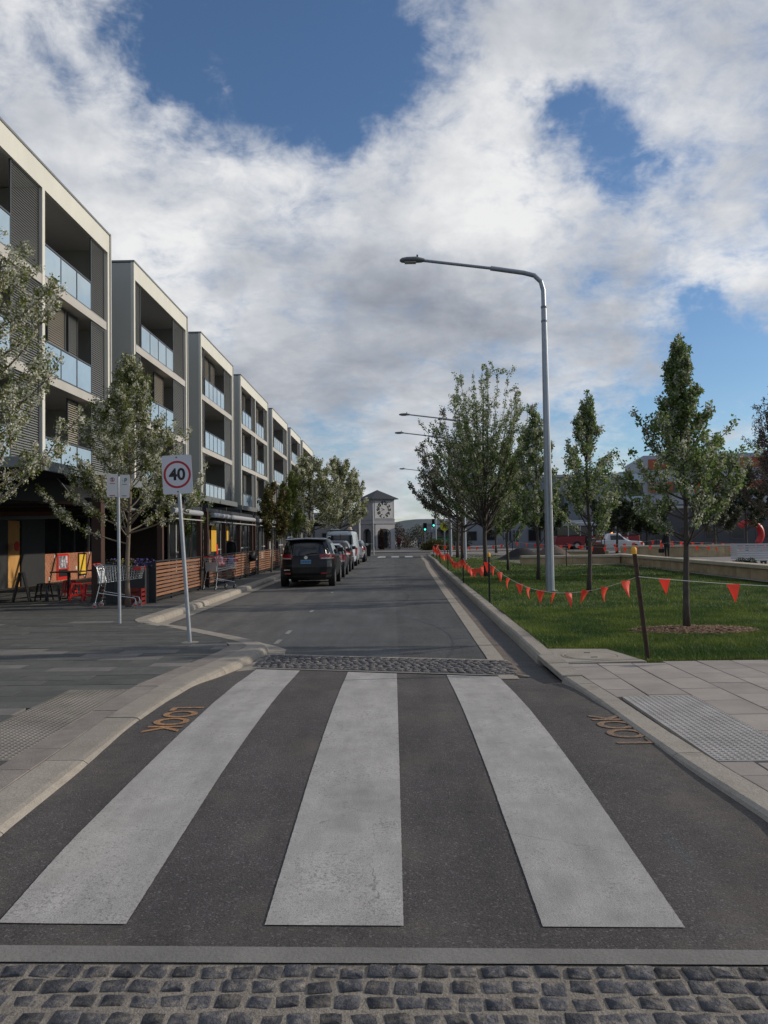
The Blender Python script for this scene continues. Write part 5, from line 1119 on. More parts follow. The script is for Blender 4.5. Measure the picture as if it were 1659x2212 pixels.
for k, (x, y, sx, h, mat, lab) in enumerate([(8.1, 50.5, 1.9, .75, M_RUBBER, 'low black play mound behind the lawn'), (10.6, 53.5, 1.7, .85, pm('mound_brown', (.10, .075, .06), .9, var=.2), 'low brown play mound left of the utility vehicle'), (9.6, 46.5, 1.2, .45, M_RUBBER, 'small black play mound beside the sandstone wall')]):
    b = MB(); P = []; n = 24
    for r_ in range(9): v = r_ / 8; P.append([(sx * v * math.cos(2 * math.pi * q / n), sx * .7 * v * math.sin(2 * math.pi * q / n), h * (math.cos(v * math.pi) * .5 + .5)) for q in range(n + 1)])
    b.grid(P[::-1]); tag(link('play_mound', b.mesh('play_mound', mat, smooth=True), None, (x, y, .165)), lab, 'mound', 'play mounds in the plaza')
# ------------------------------------------------------------------ vehicles
M_TYRE = M_RUBBER; M_RIM = pm('alloy', (.35, .36, .38), .35, metal=.9, var=.05); M_CGL = pm('car_glass', (.012, .014, .017), .06, var=0, spec=.6); M_TAIL = pm('tail_red', (.22, .008, .010), .22, var=.1, coat=.5); M_TAILW = pm('tail_clear', (.45, .40, .38), .2, var=0, coat=.5)
def paint(name, c, rough=.3, metal=.2): return pm(name, c, rough, metal=metal, var=.04, scale=2, coat=.5)
def vehicle(name, label, loc, levels, mat, wb, wr=.33, n=5.0, side_win=None, rear_win=None, tails=None, plate=None, rz=0, cat='car', grp='vehicles parked along the left kerb', trim=None, roof=None, extra=None, screen=None):
    """levels: (z, rear y, front y, half width). Rear looks towards -Y."""
    t = empty(name, loc, label, cat, grp, rz); NP = 56
    def lev(z):
        for a, c in zip(levels, levels[1:]):
            if z <= c[0]: k = max(0, (z - a[0]) / (c[0] - a[0])); return [a[i] + (c[i] - a[i]) * k for i in range(4)]
        return levels[-1]
    def pt(th, z, off=0.0):
        _, yr, yf, w_ = lev(z); yc, hy = (yr + yf) / 2, (yf - yr) / 2; cx, sx = math.cos(th), math.sin(th)
        ex = 2 / n; x = w_ * math.copysign(abs(cx) ** ex, cx); y = yc + hy * math.copysign(abs(sx) ** ex, sx)
        # longer front and rear than side: keep the corner radius about equal
        nx, ny = (abs(x / w_) ** (n - 1)) * math.copysign(1, x) / w_, (abs((y - yc) / hy) ** (n - 1)) * math.copysign(1, y - yc) / hy; l = math.hypot(nx, ny) or 1
        return Vector((x + nx / l * off, y + ny / l * off, z))
    def thx(f): a = math.acos(min(1, abs(f)) ** (n / 2)); return -a if f >= 0 else -(math.pi - a)
    def thy(y, z): _, yr, yf, w_ = lev(z); yc, hy = (yr + yf) / 2, (yf - yr) / 2; f = max(-1, min(1, (y - yc) / hy)); return math.copysign(math.asin(abs(f) ** (n / 2)), f)
    zs = []
    for a, c in zip(levels, levels[1:]):
        m_ = 3 if c[0] - a[0] > .1 else 2
        zs += [a[0] + (c[0] - a[0]) * k / m_ for k in range(m_)]
    zs.append(levels[-1][0]); b = MB(); ths = []
    for f in [-.999, -.97, -.9, -.75, -.5, -.2, .2, .5, .75, .9, .97, .999]: ths.append(('r', f))
    base = [thx(f) for _, f in ths]; TH = base + [-a for a in reversed(base)]
    TH = sorted(set([round(a, 5) for a in base] + [round(-a, 5) for a in base])); 
    TH = TH + [TH[0] + 2 * math.pi]
    P = [[pt(a, z) for a in TH] for z in zs]; b.grid(P); b.add(P[-1][:-1], [tuple(range(len(TH) - 1))]); b.add(P[0][:-1], [tuple(reversed(range(len(TH) - 1)))])
    body = b.build('body', mat, t, smooth='auto')
    def panel(name_, pts, mt, par=body): q = MB(); q.grid(pts); return q.build(name_, mt, par, smooth=True)
    def rpanel(name_, f0, f1, z0, z1, mt, off=.006, nx=8, nz=5, inset=0.0, par=body): return panel(name_, [[pt(thx(f0 + (f1 - f0) * (i / nx) * 1.0 + (inset * (j / nz) * (1 - 2 * i / nx))), z0 + (z1 - z0) * j / nz, off) for i in range(nx + 1)] for j in range(nz + 1)], mt, par)
    def spanel(name_, s_, ya, yb, z0, z1, mt, off=.006, slope=(0, 0), par=body): return panel(name_, [[(lambda p: Vector((p.x * s_, p.y, p.z)))(pt(thy(ya + slope[0] * j / 4 + (yb - ya + (slope[1] - slope[0]) * j / 4) * i / 8, z0 + (z1 - z0) * j / 4), z0 + (z1 - z0) * j / 4, off)) for i in range(9)] for j in range(5)], mt, par)
    if rear_win: rpanel('rear_window', -rear_win[0], rear_win[0], rear_win[1], rear_win[2], M_CGL, inset=rear_win[3] if len(rear_win) > 3 else .06)
    for (ya, yb, z0, z1, sl) in (side_win or []):
        for s_ in (1, -1): spanel('side_window', s_, ya, yb, z0, z1, M_CGL, slope=sl)
    if screen: 
        q = MB(); q.grid([[(lambda p: Vector((p.x, p.y + 0.0, p.z)))(pt(-thx(f), z, .006)) for f in (-.85, -.5, 0, .5, .85)] for z in (screen[0], (screen[0] + screen[1]) / 2, screen[1])]); q.build('windscreen', M_CGL, body, smooth=True)
    for (f0, f1, z0, z1) in (tails or []):
        for s_ in (1, -1):
            q = MB(); q.grid([[(lambda p: Vector((p.x * s_, p.y, p.z)))(pt(thx(f0 + (f1 - f0) * i / 6), z0 + (z1 - z0) * j / 3, .012)) for i in range(7)] for j in range(4)]); tl = q.build('tail_light', M_TAIL, body, smooth=True)
            q = MB(); q.grid([[(lambda p: Vector((p.x * s_, p.y, p.z)))(pt(thx(f0 + .05 + (f1 - f0 - .08) * i / 6), z0 + .012 + (z1 - z0) * .22 * j, .015)) for i in range(7)] for j in range(2)]); q.build('reversing_lens', M_TAILW, tl, smooth=True)
    if plate:
        z = plate[0]; y = pt(-math.pi / 2, z).y; pw = plate[2] if len(plate) > 2 else .19
        q = MB(); q.box(-pw, pw, y - .022, y - .004, z - .07, z + .07); po = q.build('number_plate', plate[1], t)
        q = MB()
        for k in range(6): q.box(-pw + .03 + k * pw * .31, -pw + .03 + k * pw * .31 + .035, y - .0235, y - .0225, z - .035, z + .035)
        q.build('plate_marks', pm('plate_ink', (.05, .10, .22), .5, var=.3, scale=20), po)
    if trim:
        for (z0, z1, mt) in trim: q = MB(); q.grid([[pt(a, z, .008) for a in TH] for z in (z0, (z0 + z1) / 2, z1)]); q.build('lower_trim', mt, body, smooth='auto')
    for s_ in (1, -1):
        for y in wb:
            w_ = lev(.5)[3]; q = MB(); q.tube([(s_ * (w_ - .20), y, wr), (s_ * (w_ + .004), y, wr)], wr + .055, 24); q.build('wheel_arch', M_BLACK, body)
            q = MB(); q.tube([(s_ * (w_ - .22), y, wr), (s_ * (w_ - .03), y, wr), (s_ * (w_ + .008), y, wr)], [wr, wr, wr - .03], 24); wo = q.build('wheel', M_TYRE, t, smooth='auto')
            q = MB(); q.tube([(s_ * (w_ - .02), y, wr), (s_ * (w_ + .012), y, wr)], wr * .62, 20)
            q.build('rim', M_RIM, wo)
        yb = wb[1] - .75; z = lev(1.0)[0] if False else (side_win[0][2] + .05 if side_win else 1.0); q = MB(); w_ = lev(z)[3]; q.box(s_ * w_ if s_ > 0 else -w_ - .2, w_ + .2 if s_ > 0 else -w_, yb, yb + .12, z, z + .17); q.build('mirror', mat, body, bevel=.03)
    return t, body, pt, lev
# black SUV
PB = pm('paint_black', (.005, .005, .006), .32, var=.04, coat=.15, spec=.3)
suv, sb, spt, slev = vehicle('black_suv', 'black SUV parked at the kerb with red tail lights and white plate in blue shade tone', (-3.02, 27.55, -.01), [(.24, .20, 4.70, .82), (.34, .06, 4.80, .90), (.50, .0, 4.86, .945), (.70, .0, 4.86, .96), (.80, .05, 4.82, .96), (.95, .10, 4.65, .955), (1.03, .12, 4.1, .945), (1.09, .13, 3.50, .93), (1.35, .21, 3.0, .85), (1.55, .30, 2.60, .775), (1.64, .36, 2.35, .72), (1.69, .46, 2.1, .66), (1.715, .75, 1.8, .5)], PB, (1.0, 3.85), .37,
    side_win=[(.75, 1.55, 1.12, 1.50, (.05, .0)), (1.65, 2.70, 1.12, 1.52, (0, -.25))], rear_win=(.86, 1.10, 1.56, .03), tails=[(.50, .985, .97, 1.145)], plate=(.885, pm('plate_shade_blue', (.14, .30, .46), .5, var=.15, scale=14), .18), trim=[(.30, .42, M_BLACK)], screen=(1.12, 1.56))  # white plate, the blue of its shade put into the colour
b = MB(); b.grid([[(x, .22 + .03 * abs(x) + dy, 1.665 + dz - .05 * abs(x)) for x in (-.72, -.4, 0, .4, .72)] for dy, dz in ((.0, -.015), (-.06, .0), (.0, .03), (.42, .055))]); b.build('spoiler', paint('paint_black_gloss', (.05, .055, .06), .25, 0), suv, smooth=True)
for s_ in (1, -1): b = MB(); b.tube([(s_ * .70, .7, 1.70), (s_ * .71, .85, 1.745), (s_ * .70, 2.1, 1.745), (s_ * .69, 2.3, 1.70)], .018, 6); b.build('roof_rail', M_CHROME, suv, smooth='auto')
b = MB(); b.tube([(0, .085, 1.03), (0, .10, 1.03)], .06, 20); b.build('badge', M_CHROME, suv); b = MB(); b.box(-.75, -.55, -.004, .01, .60, .625); b.build('model_badge', M_CHROME, suv)
b = MB(); b.tube([(.0, .11, 1.13), (.16, .12, 1.17), (.38, .13, 1.19)], .012, 6); b.build('wiper', M_BLACK, suv)
for s_ in (1, -1): b = MB(); b.box(s_ * .62 - .10, s_ * .62 + .10, -.012, .02, .46, .52); b.build('reflector', M_TAIL, suv)
b = MB(); b.tube([(-.55, .05, .27), (-.55, .3, .27)], .035, 10); b.build('exhaust', M_CHROME, suv)
WP = paint('paint_white', (.55, .56, .57), .3, 0); DP = paint('paint_navy', (.012, .013, .026), .28, .1); SP_ = paint('paint_silver', (.50, .49, .47), .35, .3); VP_ = paint('paint_van', (.44, .50, .55), .38, 0); PW = pm('plate_white', (.6, .6, .55), .5)
hatch = [(.20, .22, 3.9, .72), (.32, .06, 3.98, .79), (.50, 0, 4.02, .83), (.70, .03, 4.0, .84), (.85, .08, 3.85, .835), (.93, .11, 3.4, .82), (.98, .13, 2.95, .81), (1.2, .26, 2.45, .735), (1.36, .42, 2.05, .66), (1.42, .55, 1.85, .6), (1.45, .85, 1.55, .45)]
vehicle('small_hatchback', 'navy small hatchback with pale roof parked right behind the black SUV', (-2.93, 33.9, -.01), hatch, DP, (.65, 3.2), .30, side_win=[(.5, 1.3, 1.0, 1.28, (.1, 0)), (1.4, 2.25, 1.0, 1.30, (0, -.3))], rear_win=(.82, 1.0, 1.30, .06), tails=[(.62, .985, .66, .98)], plate=(.6, PW), screen=(1.0, 1.32))
b = MB(); b.grid([[(x, y, 1.458 - .03 * abs(x) - (.06 if y < .5 else 0)) for x in (-.62, -.3, 0, .3, .62)] for y in (.34, .55, 1.0, 1.85)]); rr = b.build('roof_panel', WP, None, smooth=True); rr.parent = [o for o in COL.objects if o.name.startswith('small_hatchback')][0]
vehicle('dark_wagon', 'dark wagon parked between the small hatchback and the van', (-3.0, 39.4, -.01), [(.2, .2, 4.3, .76), (.32, .05, 4.38, .83), (.5, 0, 4.42, .87), (.75, .04, 4.38, .88), (.92, .1, 4.1, .87), (1.0, .12, 3.3, .86), (1.25, .25, 2.85, .78), (1.46, .42, 2.4, .70), (1.53, .62, 2.1, .62), (1.56, .95, 1.8, .48)], paint('paint_plum', (.022, .014, .018), .28, .1), (.8, 3.45), .32, side_win=[(.55, 1.5, 1.03, 1.38, (.1, 0)), (1.6, 2.6, 1.03, 1.4, (0, -.3))], rear_win=(.82, 1.04, 1.42, .06), tails=[(.7, .985, .85, 1.08)], plate=(.72, PW), screen=(1.03, 1.44))
van, vb, vpt, vlev = vehicle('delivery_van', 'pale blue-white van with dark rear windows and a loaded roof rack', (-3.1, 47.0, -.01), [(.28, .10, 5.0, .88), (.42, .02, 5.1, .93), (.8, 0, 5.1, .96), (1.1, .02, 4.95, .96), (1.25, .03, 4.4, .95), (1.6, .06, 3.9, .92), (1.9, .10, 3.5, .88), (2.02, .16, 3.35, .84), (2.07, .35, 3.1, .75)], VP_, (.95, 4.1), .33, n=7.0, side_win=[(3.1, 3.7, 1.28, 1.75, (0, -.3))], rear_win=(.80, 1.28, 1.84, .02), tails=[(.90, .99, .62, 1.10)], plate=(.95, PW), cat='van', screen=(1.3, 1.85))
for q in range(4): b = MB(); b.tube([(-.8, .4 + q * .9, 2.12), (.8, .4 + q * .9, 2.12)], .025, 6); b.build('rack_bar', M_STEELD, van)
for s_ in (1, -1): b = MB(); b.tube([(s_ * .8, .2, 2.14), (s_ * .8, 3.4, 2.14)], .025, 6); b.build('rack_rail', M_STEELD, van)
b = MB(); b.box(-.012, .012, .055, .075, .5, 1.9); b.build('door_seam', M_BLACK, van)
b = MB()
for x in (-.55, -.25): b.tube([(x, .1, 2.20), (x, 3.8, 2.20)], .03, 6)
for q in range(12): b.tube([(-.55, .3 + q * .3, 2.2), (-.25, .3 + q * .3, 2.2)], .014, 5)
tag(link('ladder', b.mesh('ladder', M_CHROME), None, (-3.1, 47.0, -.01)), 'metal ladder lying on the van roof rack', 'ladder')
b = MB(); b.tube([(0, 0, 0), (0, 0, .05)], [.16, .16], 16); b.lathe([(.12, .05), (.12, .14), (.08, .19), (0, .20)], 14); o = link('roof_fan', b.mesh('roof_fan', pm('fan_cream', (.5, .42, .34), .5)), None, (-2.62, 48.5, 2.14)); tag(o, 'cream domed fan box on the van roof rack', 'roof vent')
vehicle('silver_hatchback', 'silver hatchback parked beyond the van at the kerb bulge', (-2.75, 54.6, -.01), [(p[0] * 1.04, p[1], p[2], p[3]) for p in hatch], SP_, (.65, 3.2), .30, side_win=[(.5, 1.3, 1.05, 1.33, (.1, 0)), (1.4, 2.25, 1.05, 1.35, (0, -.3))], rear_win=(.82, 1.05, 1.34, .06), tails=[(.74, .99, .72, 1.08)], plate=(.62, PW), screen=(1.05, 1.36))
# vehicles on the right, side road and far junction
ute, ub, _, _ = vehicle('utility_vehicle', 'white utility vehicle with amber roof beacon beyond the play mounds', (17.6, 73.0, 0.0), [(.3, .1, 5.0, .82), (.45, 0, 5.1, .88), (.75, 0, 5.1, .90), (.98, .05, 4.9, .89), (1.05, .1, 3.9, .88), (1.1, 1.5, 3.7, .86), (1.4, 1.7, 3.2, .78), (1.68, 1.85, 2.9, .70), (1.74, 2.1, 2.7, .6)], WP, (1.0, 4.1), .36, side_win=[(1.95, 3.2, 1.14, 1.55, (0, -.25))], rear_win=None, tails=[(.85, .99, .7, .95)], cat='ute', grp=None, rz=R(-90), screen=(1.14, 1.6))
b = MB(); b.tube([(0, 2.3, 1.74), (0, 2.3, 1.90)], [.08, .06], 10); b.build('beacon', pm('beacon_amber', (.8, .2, .02), .4, emit=(1.0, .28, .06, 2.2)), ute)
def bus(name, label, loc, rz, mat, mat2, L_=11.0):
    t = empty(name, loc, label, 'bus', None, rz); b = MB(); b.box(-1.22, 1.22, 0, L_, .35, 1.5); b.build('lower_body', mat, t, bevel=.08); b = MB(); b.box(-1.20, 1.20, .04, L_ - .04, 1.501, 2.55); b.build('window_band', M_CGL, t, bevel=.06); b = MB(); b.box(-1.21, 1.21, .02, L_ - .02, 2.551, 2.95); b.build('roof', mat2, t, bevel=.08); b = MB(); b.box(-.8, .8, .8, 3.2, 2.951, 3.15); b.build('roof_unit', mat2, t, bevel=.05); b = MB(); b.box(-.7, .7, -.02, .0, 2.62, 2.85); b.build('destination_box', M_BLACK, t)
    for s_ in (1, -1):
        for y in (2.2, L_ - 2.4):
            b = MB(); b.tube([(s_ * 1.0, y, .48), (s_ * 1.24, y, .48)], .48, 20); wo = b.build('wheel', M_TYRE, t, smooth='auto'); b = MB(); b.tube([(s_ * 1.2, y, .48), (s_ * 1.25, y, .48)], .24, 14); b.build('rim', M_RIM, wo)
        b = MB(); b.box(s_ * 1.0 - .14, s_ * 1.0 + .14, -.02, .0, .7, .9); b.build('tail_light', M_TAIL, t)
        for k in range(1, 7): b = MB(); b.box(s_ * 1.205 - .008, s_ * 1.205 + .008, k * L_ / 7 - .05, k * L_ / 7 + .05, 1.5, 2.55); b.build('window_pillar', mat2, t)
    return t
bus('green_bus', 'green and white bus stopped beyond the traffic signals', (6.6, 104, .0), R(0), pm('bus_green', (.02, .17, .06), .4), pm('bus_white', (.42, .45, .5), .4), 8)
bus('red_bus', 'dark red bus standing behind the nearest lamp post', (17.2, 86, .0), R(-86), pm('bus_red', (.20, .02, .025), .4), pm('bus_grey', (.35, .37, .4), .4), 9)

# ------------------------------------------------------------------ far end of the street
ct = empty('clock_tower', (-2.55, 104.0, .1), 'grey clock tower with dark hipped roof, arches and large numeral clock', 'tower', None, R(32)); S = 3.3
M_TW = pm('tower_render', (.33, .325, .34), .85, var=.06, scale=1); M_TW2 = pm('tower_lit_tone', (.44, .43, .43), .85, var=.06, scale=1); M_TROOF = pm('tower_roof', (.030, .032, .040), .6, var=.15, scale=3)
def arch_wall(L_, z0, z1, r_, spring, th, mat, name, M4):
    b = MB(); c = L_ / 2; pts = [(0, z0), (0, z1), (L_, z1), (L_, z0), (c + r_, z0), (c + r_, spring)] + [(c + r_ * math.cos(a), spring + r_ * .62 * math.sin(a)) for a in [math.pi * k / 14 for k in range(1, 14)]] + [(c - r_, spring), (c - r_, z0)]
    n = len(pts); vs = [M4 @ Vector((x, 0, z)) for x, z in pts] + [M4 @ Vector((x, th, z)) for x, z in pts]; b.add(vs, [tuple(range(n)), tuple(reversed(range(n, 2 * n)))] + [(i, n + i, n + (i + 1) % n, (i + 1) % n) for i in range(n)]); return b.build(name, mat, ct)
I4 = Matrix.Identity(4); Lft = Matrix.Rotation(R(90), 4, 'Z')      # left face runs along local y
arch_wall(S, 0, 3.30, 1.02, 2.05, .35, M_TW2, 'arch_wall', I4); arch_wall(S, 0, 3.30, 1.02, 2.05, .35, M_TW, 'arch_wall', Matrix.Translation((0, S, 0)) @ Matrix.Rotation(R(-90), 4, 'Z'))  # right face paler, left darker: shade between the faces put into colour
b = MB(); b.box(-.08, S + .08, -.08, S + .08, 3.305, 3.42); b.build('lower_band', M_TW, ct); b = MB(); b.box(0, S, 0, S, 3.422, 3.85); b.build('band', M_TW, ct); b = MB(); b.box(-.05, S + .05, -.05, S + .05, 3.852, 3.92); b.build('upper_band', M_TW, ct)
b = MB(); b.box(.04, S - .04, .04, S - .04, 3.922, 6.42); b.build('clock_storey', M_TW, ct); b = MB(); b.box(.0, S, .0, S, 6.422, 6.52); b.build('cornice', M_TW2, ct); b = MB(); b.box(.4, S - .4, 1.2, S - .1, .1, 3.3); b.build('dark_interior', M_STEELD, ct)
b = MB(); e_ = .40; b.add([(-e_, -e_, 6.525), (S + e_, -e_, 6.525), (S + e_, S + e_, 6.525), (-e_, S + e_, 6.525), (S / 2, S / 2, 7.85), (-e_, -e_, 6.62), (S + e_, -e_, 6.62), (S + e_, S + e_, 6.62), (-e_, S + e_, 6.62)], [(3, 2, 1, 0), (0, 1, 6, 5), (1, 2, 7, 6), (2, 3, 8, 7), (3, 0, 5, 8), (5, 6, 4), (6, 7, 4), (7, 8, 4), (8, 5, 4)]); b.build('roof', M_TROOF, ct)
ck = empty('x', (0, 0, 0), None, None); bpy.data.objects.remove(ck)
b = MB(); b.box(.28, S - .28, .010, .038, 4.05, 6.28); ckp = b.build('clock_panel', pm('clock_panel', (.50, .495, .48), .8, var=.08, scale=2), ct); cz = 5.17
for h in range(12):
    a = R(90 - 30 * (h + 1)); me = text_mesh(str(h + 1), .62, M_SBLK, bold=.035)
    ca, sa = math.cos(a - math.pi / 2), math.sin(a - math.pi / 2)
    for v in me.vertices: x, z = v.co.x * 1.15, v.co.y; v.co = (S / 2 + .84 * math.cos(a) + x * ca - z * sa, .003, cz + .84 * math.sin(a) + x * sa + z * ca)
    link('numeral', me, ckp)
for ang, l, w_ in ((R(152), .45, .05), (R(205), .62, .035)): b = MB(); d = Vector((math.cos(ang), 0, math.sin(ang))); s_ = Vector((-d.z, 0, d.x)) * w_; c0 = Vector((S / 2, -.004, cz)); b.add([c0 - s_ - d * .1, c0 + s_ - d * .1, c0 + d * l + s_ * .4, c0 + d * l - s_ * .4], [(0, 1, 2, 3)]); b.build('clock_hand', M_SBLK, ckp)
def pole_sign():
    t = empty('light_pole', (-1.75, 71.2, .1), 'thin grey pole beside the litter bin in front of the clock tower', 'pole'); b = MB(); b.tube([(0, 0, 0), (-.03, 0, 4.6)], [.075, .06], 10); b.build('shaft', M_GALV, t, smooth='auto'); b = MB(); b.tube([(-.03, 0, 4.58), (-.03, 0, 4.66)], .085, 10); b.build('cap', M_STEELG, t)
pole_sign()
jb = empty('litter_bin', (-2.15, 65.4, .13), 'black litter bin on the kerb bulge past the silver hatchback', 'bin'); b = MB(); b.add([(sx * q, sy * q * .9, z) for z, q in ((.0, .30), (.95, .38)) for sx, sy in ((-1, -1), (1, -1), (1, 1), (-1, 1))], [(0, 1, 5, 4), (1, 2, 6, 5), (2, 3, 7, 6), (3, 0, 4, 7), (4, 5, 6, 7), (3, 2, 1, 0)]); b.build('body', M_BLACK, jb, bevel=.03); b = MB(); b.box(-.42, .42, -.36, .38, .952, 1.03); b.build('lid', M_STEELG, jb, bevel=.02); b = MB(); b.box(-.30, .30, -.352, -.345, .62, .80); b.build('opening', M_RUBBER, jb)
# traffic signals
M_GO = pm('signal_green', (.02, .5, .4), .4, emit=(.10, 1.0, .78, 1.5))
def signal(x, y, z, lab, two=False):
    t = empty('traffic_signal', (x, y, .1), lab, 'traffic light', 'traffic signals at the junction'); b = MB(); b.tube([(0, .15, 0), (0, .15, z)], .06, 10); b.build('pole', M_GALV, t, smooth='auto'); b = MB(); b.box(-.22, .22, -.10, .06, z - .75, z + .25); b.build('housing', M_BLACK, t, bevel=.03)
    for k, mt in enumerate((M_RUBBER, M_RUBBER, M_GO)):
        b = MB(); b.tube([(0, -.115, z + .07 - k * .30), (0, -.10, z + .07 - k * .30)], .12, 18); b.build('lens', mt, t); b = MB(); b.tube([(0, -.24, z + .09 - k * .30), (0, -.10, z + .09 - k * .30)], .135, 14, caps=False); b.build('hood', M_BLACK, t)
signal(3.85, 96, 2.95, 'lower green traffic signal at the junction'); signal(4.85, 95, 3.4, 'taller green traffic signal beside the green bus')
pd = empty('pedestrian_sign', (4.15, 64.5, .13), 'round yellow-green pedestrian crossing sign on a grey pole', 'road sign'); b = MB(); b.tube([(0, 0, 0), (0, 0, 3.6)], .06, 10); b.build('pole', M_GALV, pd, smooth='auto'); b = MB(); n = 24
b.add([(.36 * math.cos(2 * math.pi * k / n), -.07, 2.35 + .36 * math.sin(2 * math.pi * k / n)) for k in range(n)] + [(.36 * math.cos(2 * math.pi * k / n), -.06, 2.35 + .36 * math.sin(2 * math.pi * k / n)) for k in range(n)], [tuple(range(n)), tuple(reversed(range(n, 2 * n)))] + [(k, n + k, n + (k + 1) % n, (k + 1) % n) for k in range(n)]); do = b.build('disc', pm('sign_lime', (.50, .55, .02), .5), pd)
b = MB(); b.add([(-.17, -.075, 2.16), (-.10, -.075, 2.16), (-.03, -.075, 2.42), (.03, -.075, 2.42), (.10, -.075, 2.16), (.17, -.075, 2.16), (.08, -.075, 2.48), (.0, -.075, 2.56), (-.08, -.075, 2.48)], [(0, 1, 2, 8), (2, 3, 6, 7, 8), (3, 4, 5, 6)]); b.build('walking_legs', M_SBLK, do)
# hedge bed at the junction
for k, (x, y, rx, h, mt, lab) in enumerate([(5.0, 91, 1.9, 1.2, leafmat('hedge_leaf', (.03, .05, .012), (.07, .075, .02), (.16, .09, .03), .3), 'low green and orange shrub bed below the traffic signals'), (.6, 112, 1.8, 3.4, ML_B, 'brown twiggy tree-like shrub right of the clock tower'), (3.6, 115, 2.0, 3.2, ML_BG, 'olive twiggy shrub behind the lower traffic signal'), (-1.45, 101.5, .32, 2.5, leafmat('rust_leaf', (.06, .03, .025), (.10, .05, .04), (.14, .08, .06), .2), 'slim rust-coloured shrub before the tower corner'), (8.6, 112, 2.4, 3.4, ML_BG, 'olive shrub mass behind the green bus')]):
    t = empty('shrub', (x, y, .1), lab, 'shrub', 'shrubs at the junction'); bush(t, 1700, rx, rx * .7, h, .24, mt, 50 + k); q = MB(); q.tube([(0, 0, 0), (.05, 0, h * .6)], [.06, .02], 6); q.build('stem', M_BARK, t)
def far_building(name, lab, loc, w_, d_, h, mat, rows, rz=0, roof=None, wins=True, bands=None):
    t = empty(name, loc, lab, 'building', None, rz); b = MB(); b.box(0, w_, 0, d_, 0, h); b.build('wall', mat, t); b = MB(); b.box(-.15, w_ + .15, -.15, d_ + .15, h + .002, h + .30); b.build('parapet', roof or M_GREYW, t)
    if wins:
        for r_ in range(rows):
            z = .6 + r_ * (h - .4) / rows; x = 1.0
            while x < w_ - 2.2: b = MB(); b.box(x, x + 1.6, -.06, -.004, z + .2, z + min(1.7, (h - .8) / rows - .4)); wo = b.build('window', M_ALU, t); b = MB(); b.box(x + .1, x + 1.5, -.075, -.062, z + .3, z + min(1.6, (h - .8) / rows - .5)); b.build('pane', M_DGLASS, wo); x += 2.9
        for y in np.arange(1.0, d_ - 2, 3.0):
            for r_ in range(rows): z = .6 + r_ * (h - .4) / rows; b = MB(); b.box(-.06, -.004, float(y), float(y) + 1.6, z + .2, z + 1.6); b.build('window', M_DGLASS, t)
    return t
far_building('grey_shop_building', 'low grey shop building behind the traffic signals', (5.0, 128, .1), 22, 14, 3.5, pm('shed_grey', (.24, .26, .29), .8, var=.08), 1)
far_building('long_grey_building', 'long low grey building left of the clock tower', (-26, 118, .1), 21, 12, 5.0, pm('far_grey', (.2, .2, .21), .8, var=.08), 1)
far_building('dark_gabled_building', 'dark blue-grey building behind the middle lawn tree', (15.5, 98, .1), 11, 14, 8.6, pm('slate_wall', (.19, .205, .235), .8, var=.08), 2)
# striped apartment building
sb_ = empty('striped_building', (29.5, 104, .1), 'grey four-storey building with brick red panels and glass balconies', 'building', None, R(-8)); M_BG = pm('striped_grey', (.33, .34, .38), .85, var=.05); M_BR = pm('brick_panel', (.30, .085, .05), .85, var=.1)
b = MB(); b.box(0, 26, 0, 16, 0, 9.6); b.build('wall', M_BG, sb_); b = MB(); b.box(3, 26.2, -.2, 16, 9.602, 11.6); b.build('top_storey', M_BG, sb_)
for z in (1.0, 3.9, 6.8, 9.75):
    for x in (3.6, 9.2, 14.8, 20.4): b = MB(); b.box(x, x + 3.0, -.25, -.203, z, z + 1.35); b.build('brick_panel', M_BR, sb_); b = MB(); b.box(x + 3.02, x + 4.4, -.24, -.203, z, z + 1.35); wo = b.build('window', M_ALU, sb_); b = MB(); b.box(x + 3.1, x + 4.3, -.26, -.242, z + .1, z + 1.25); b.build('pane', M_DGLASS, wo)
    if z < 9: b = MB(); b.box(-2.2, 3.0, -.5, -.1, z + 1.3, z + 1.62); b.build('balcony_slab', M_SLAB, sb_); b = MB(); b.box(-2.15, 2.95, -.46, -.43, z + 1.622, z + 2.5); b.build('balcony_glass', M_PANE, sb_); b = MB(); b.box(-2.0, 2.9, -.06, -.003, z - .9, z + 1.28); b.build('balcony_glazing', M_DGLASS, sb_)
# red arch
ra = empty('red_arch', (37.2, 84, .1), 'large red ring-shaped arch standing at the plaza edge', 'arch'); b = MB(); pts = [(1.25 * math.cos(a), 0, 1.35 + 1.25 * math.sin(a)) for a in [R(-50 + 190 * k / 30) for k in range(31)]]; b.tube(pts, .34, 10); b.build('ring', pm('arch_red', (.45, .02, .02), .45, var=.08), ra, smooth='auto'); b = MB(); b.box(-1.5, 1.5, -.5, .5, 0, .18); b.build('plinth', M_CONC, ra)
far_building('plaza_pavilion', 'dark pavilion behind the red arch and the brown trees', (26, 92, .1), 30, 10, 4.4, pm('pavilion', (.07, .07, .078), .8), 1)

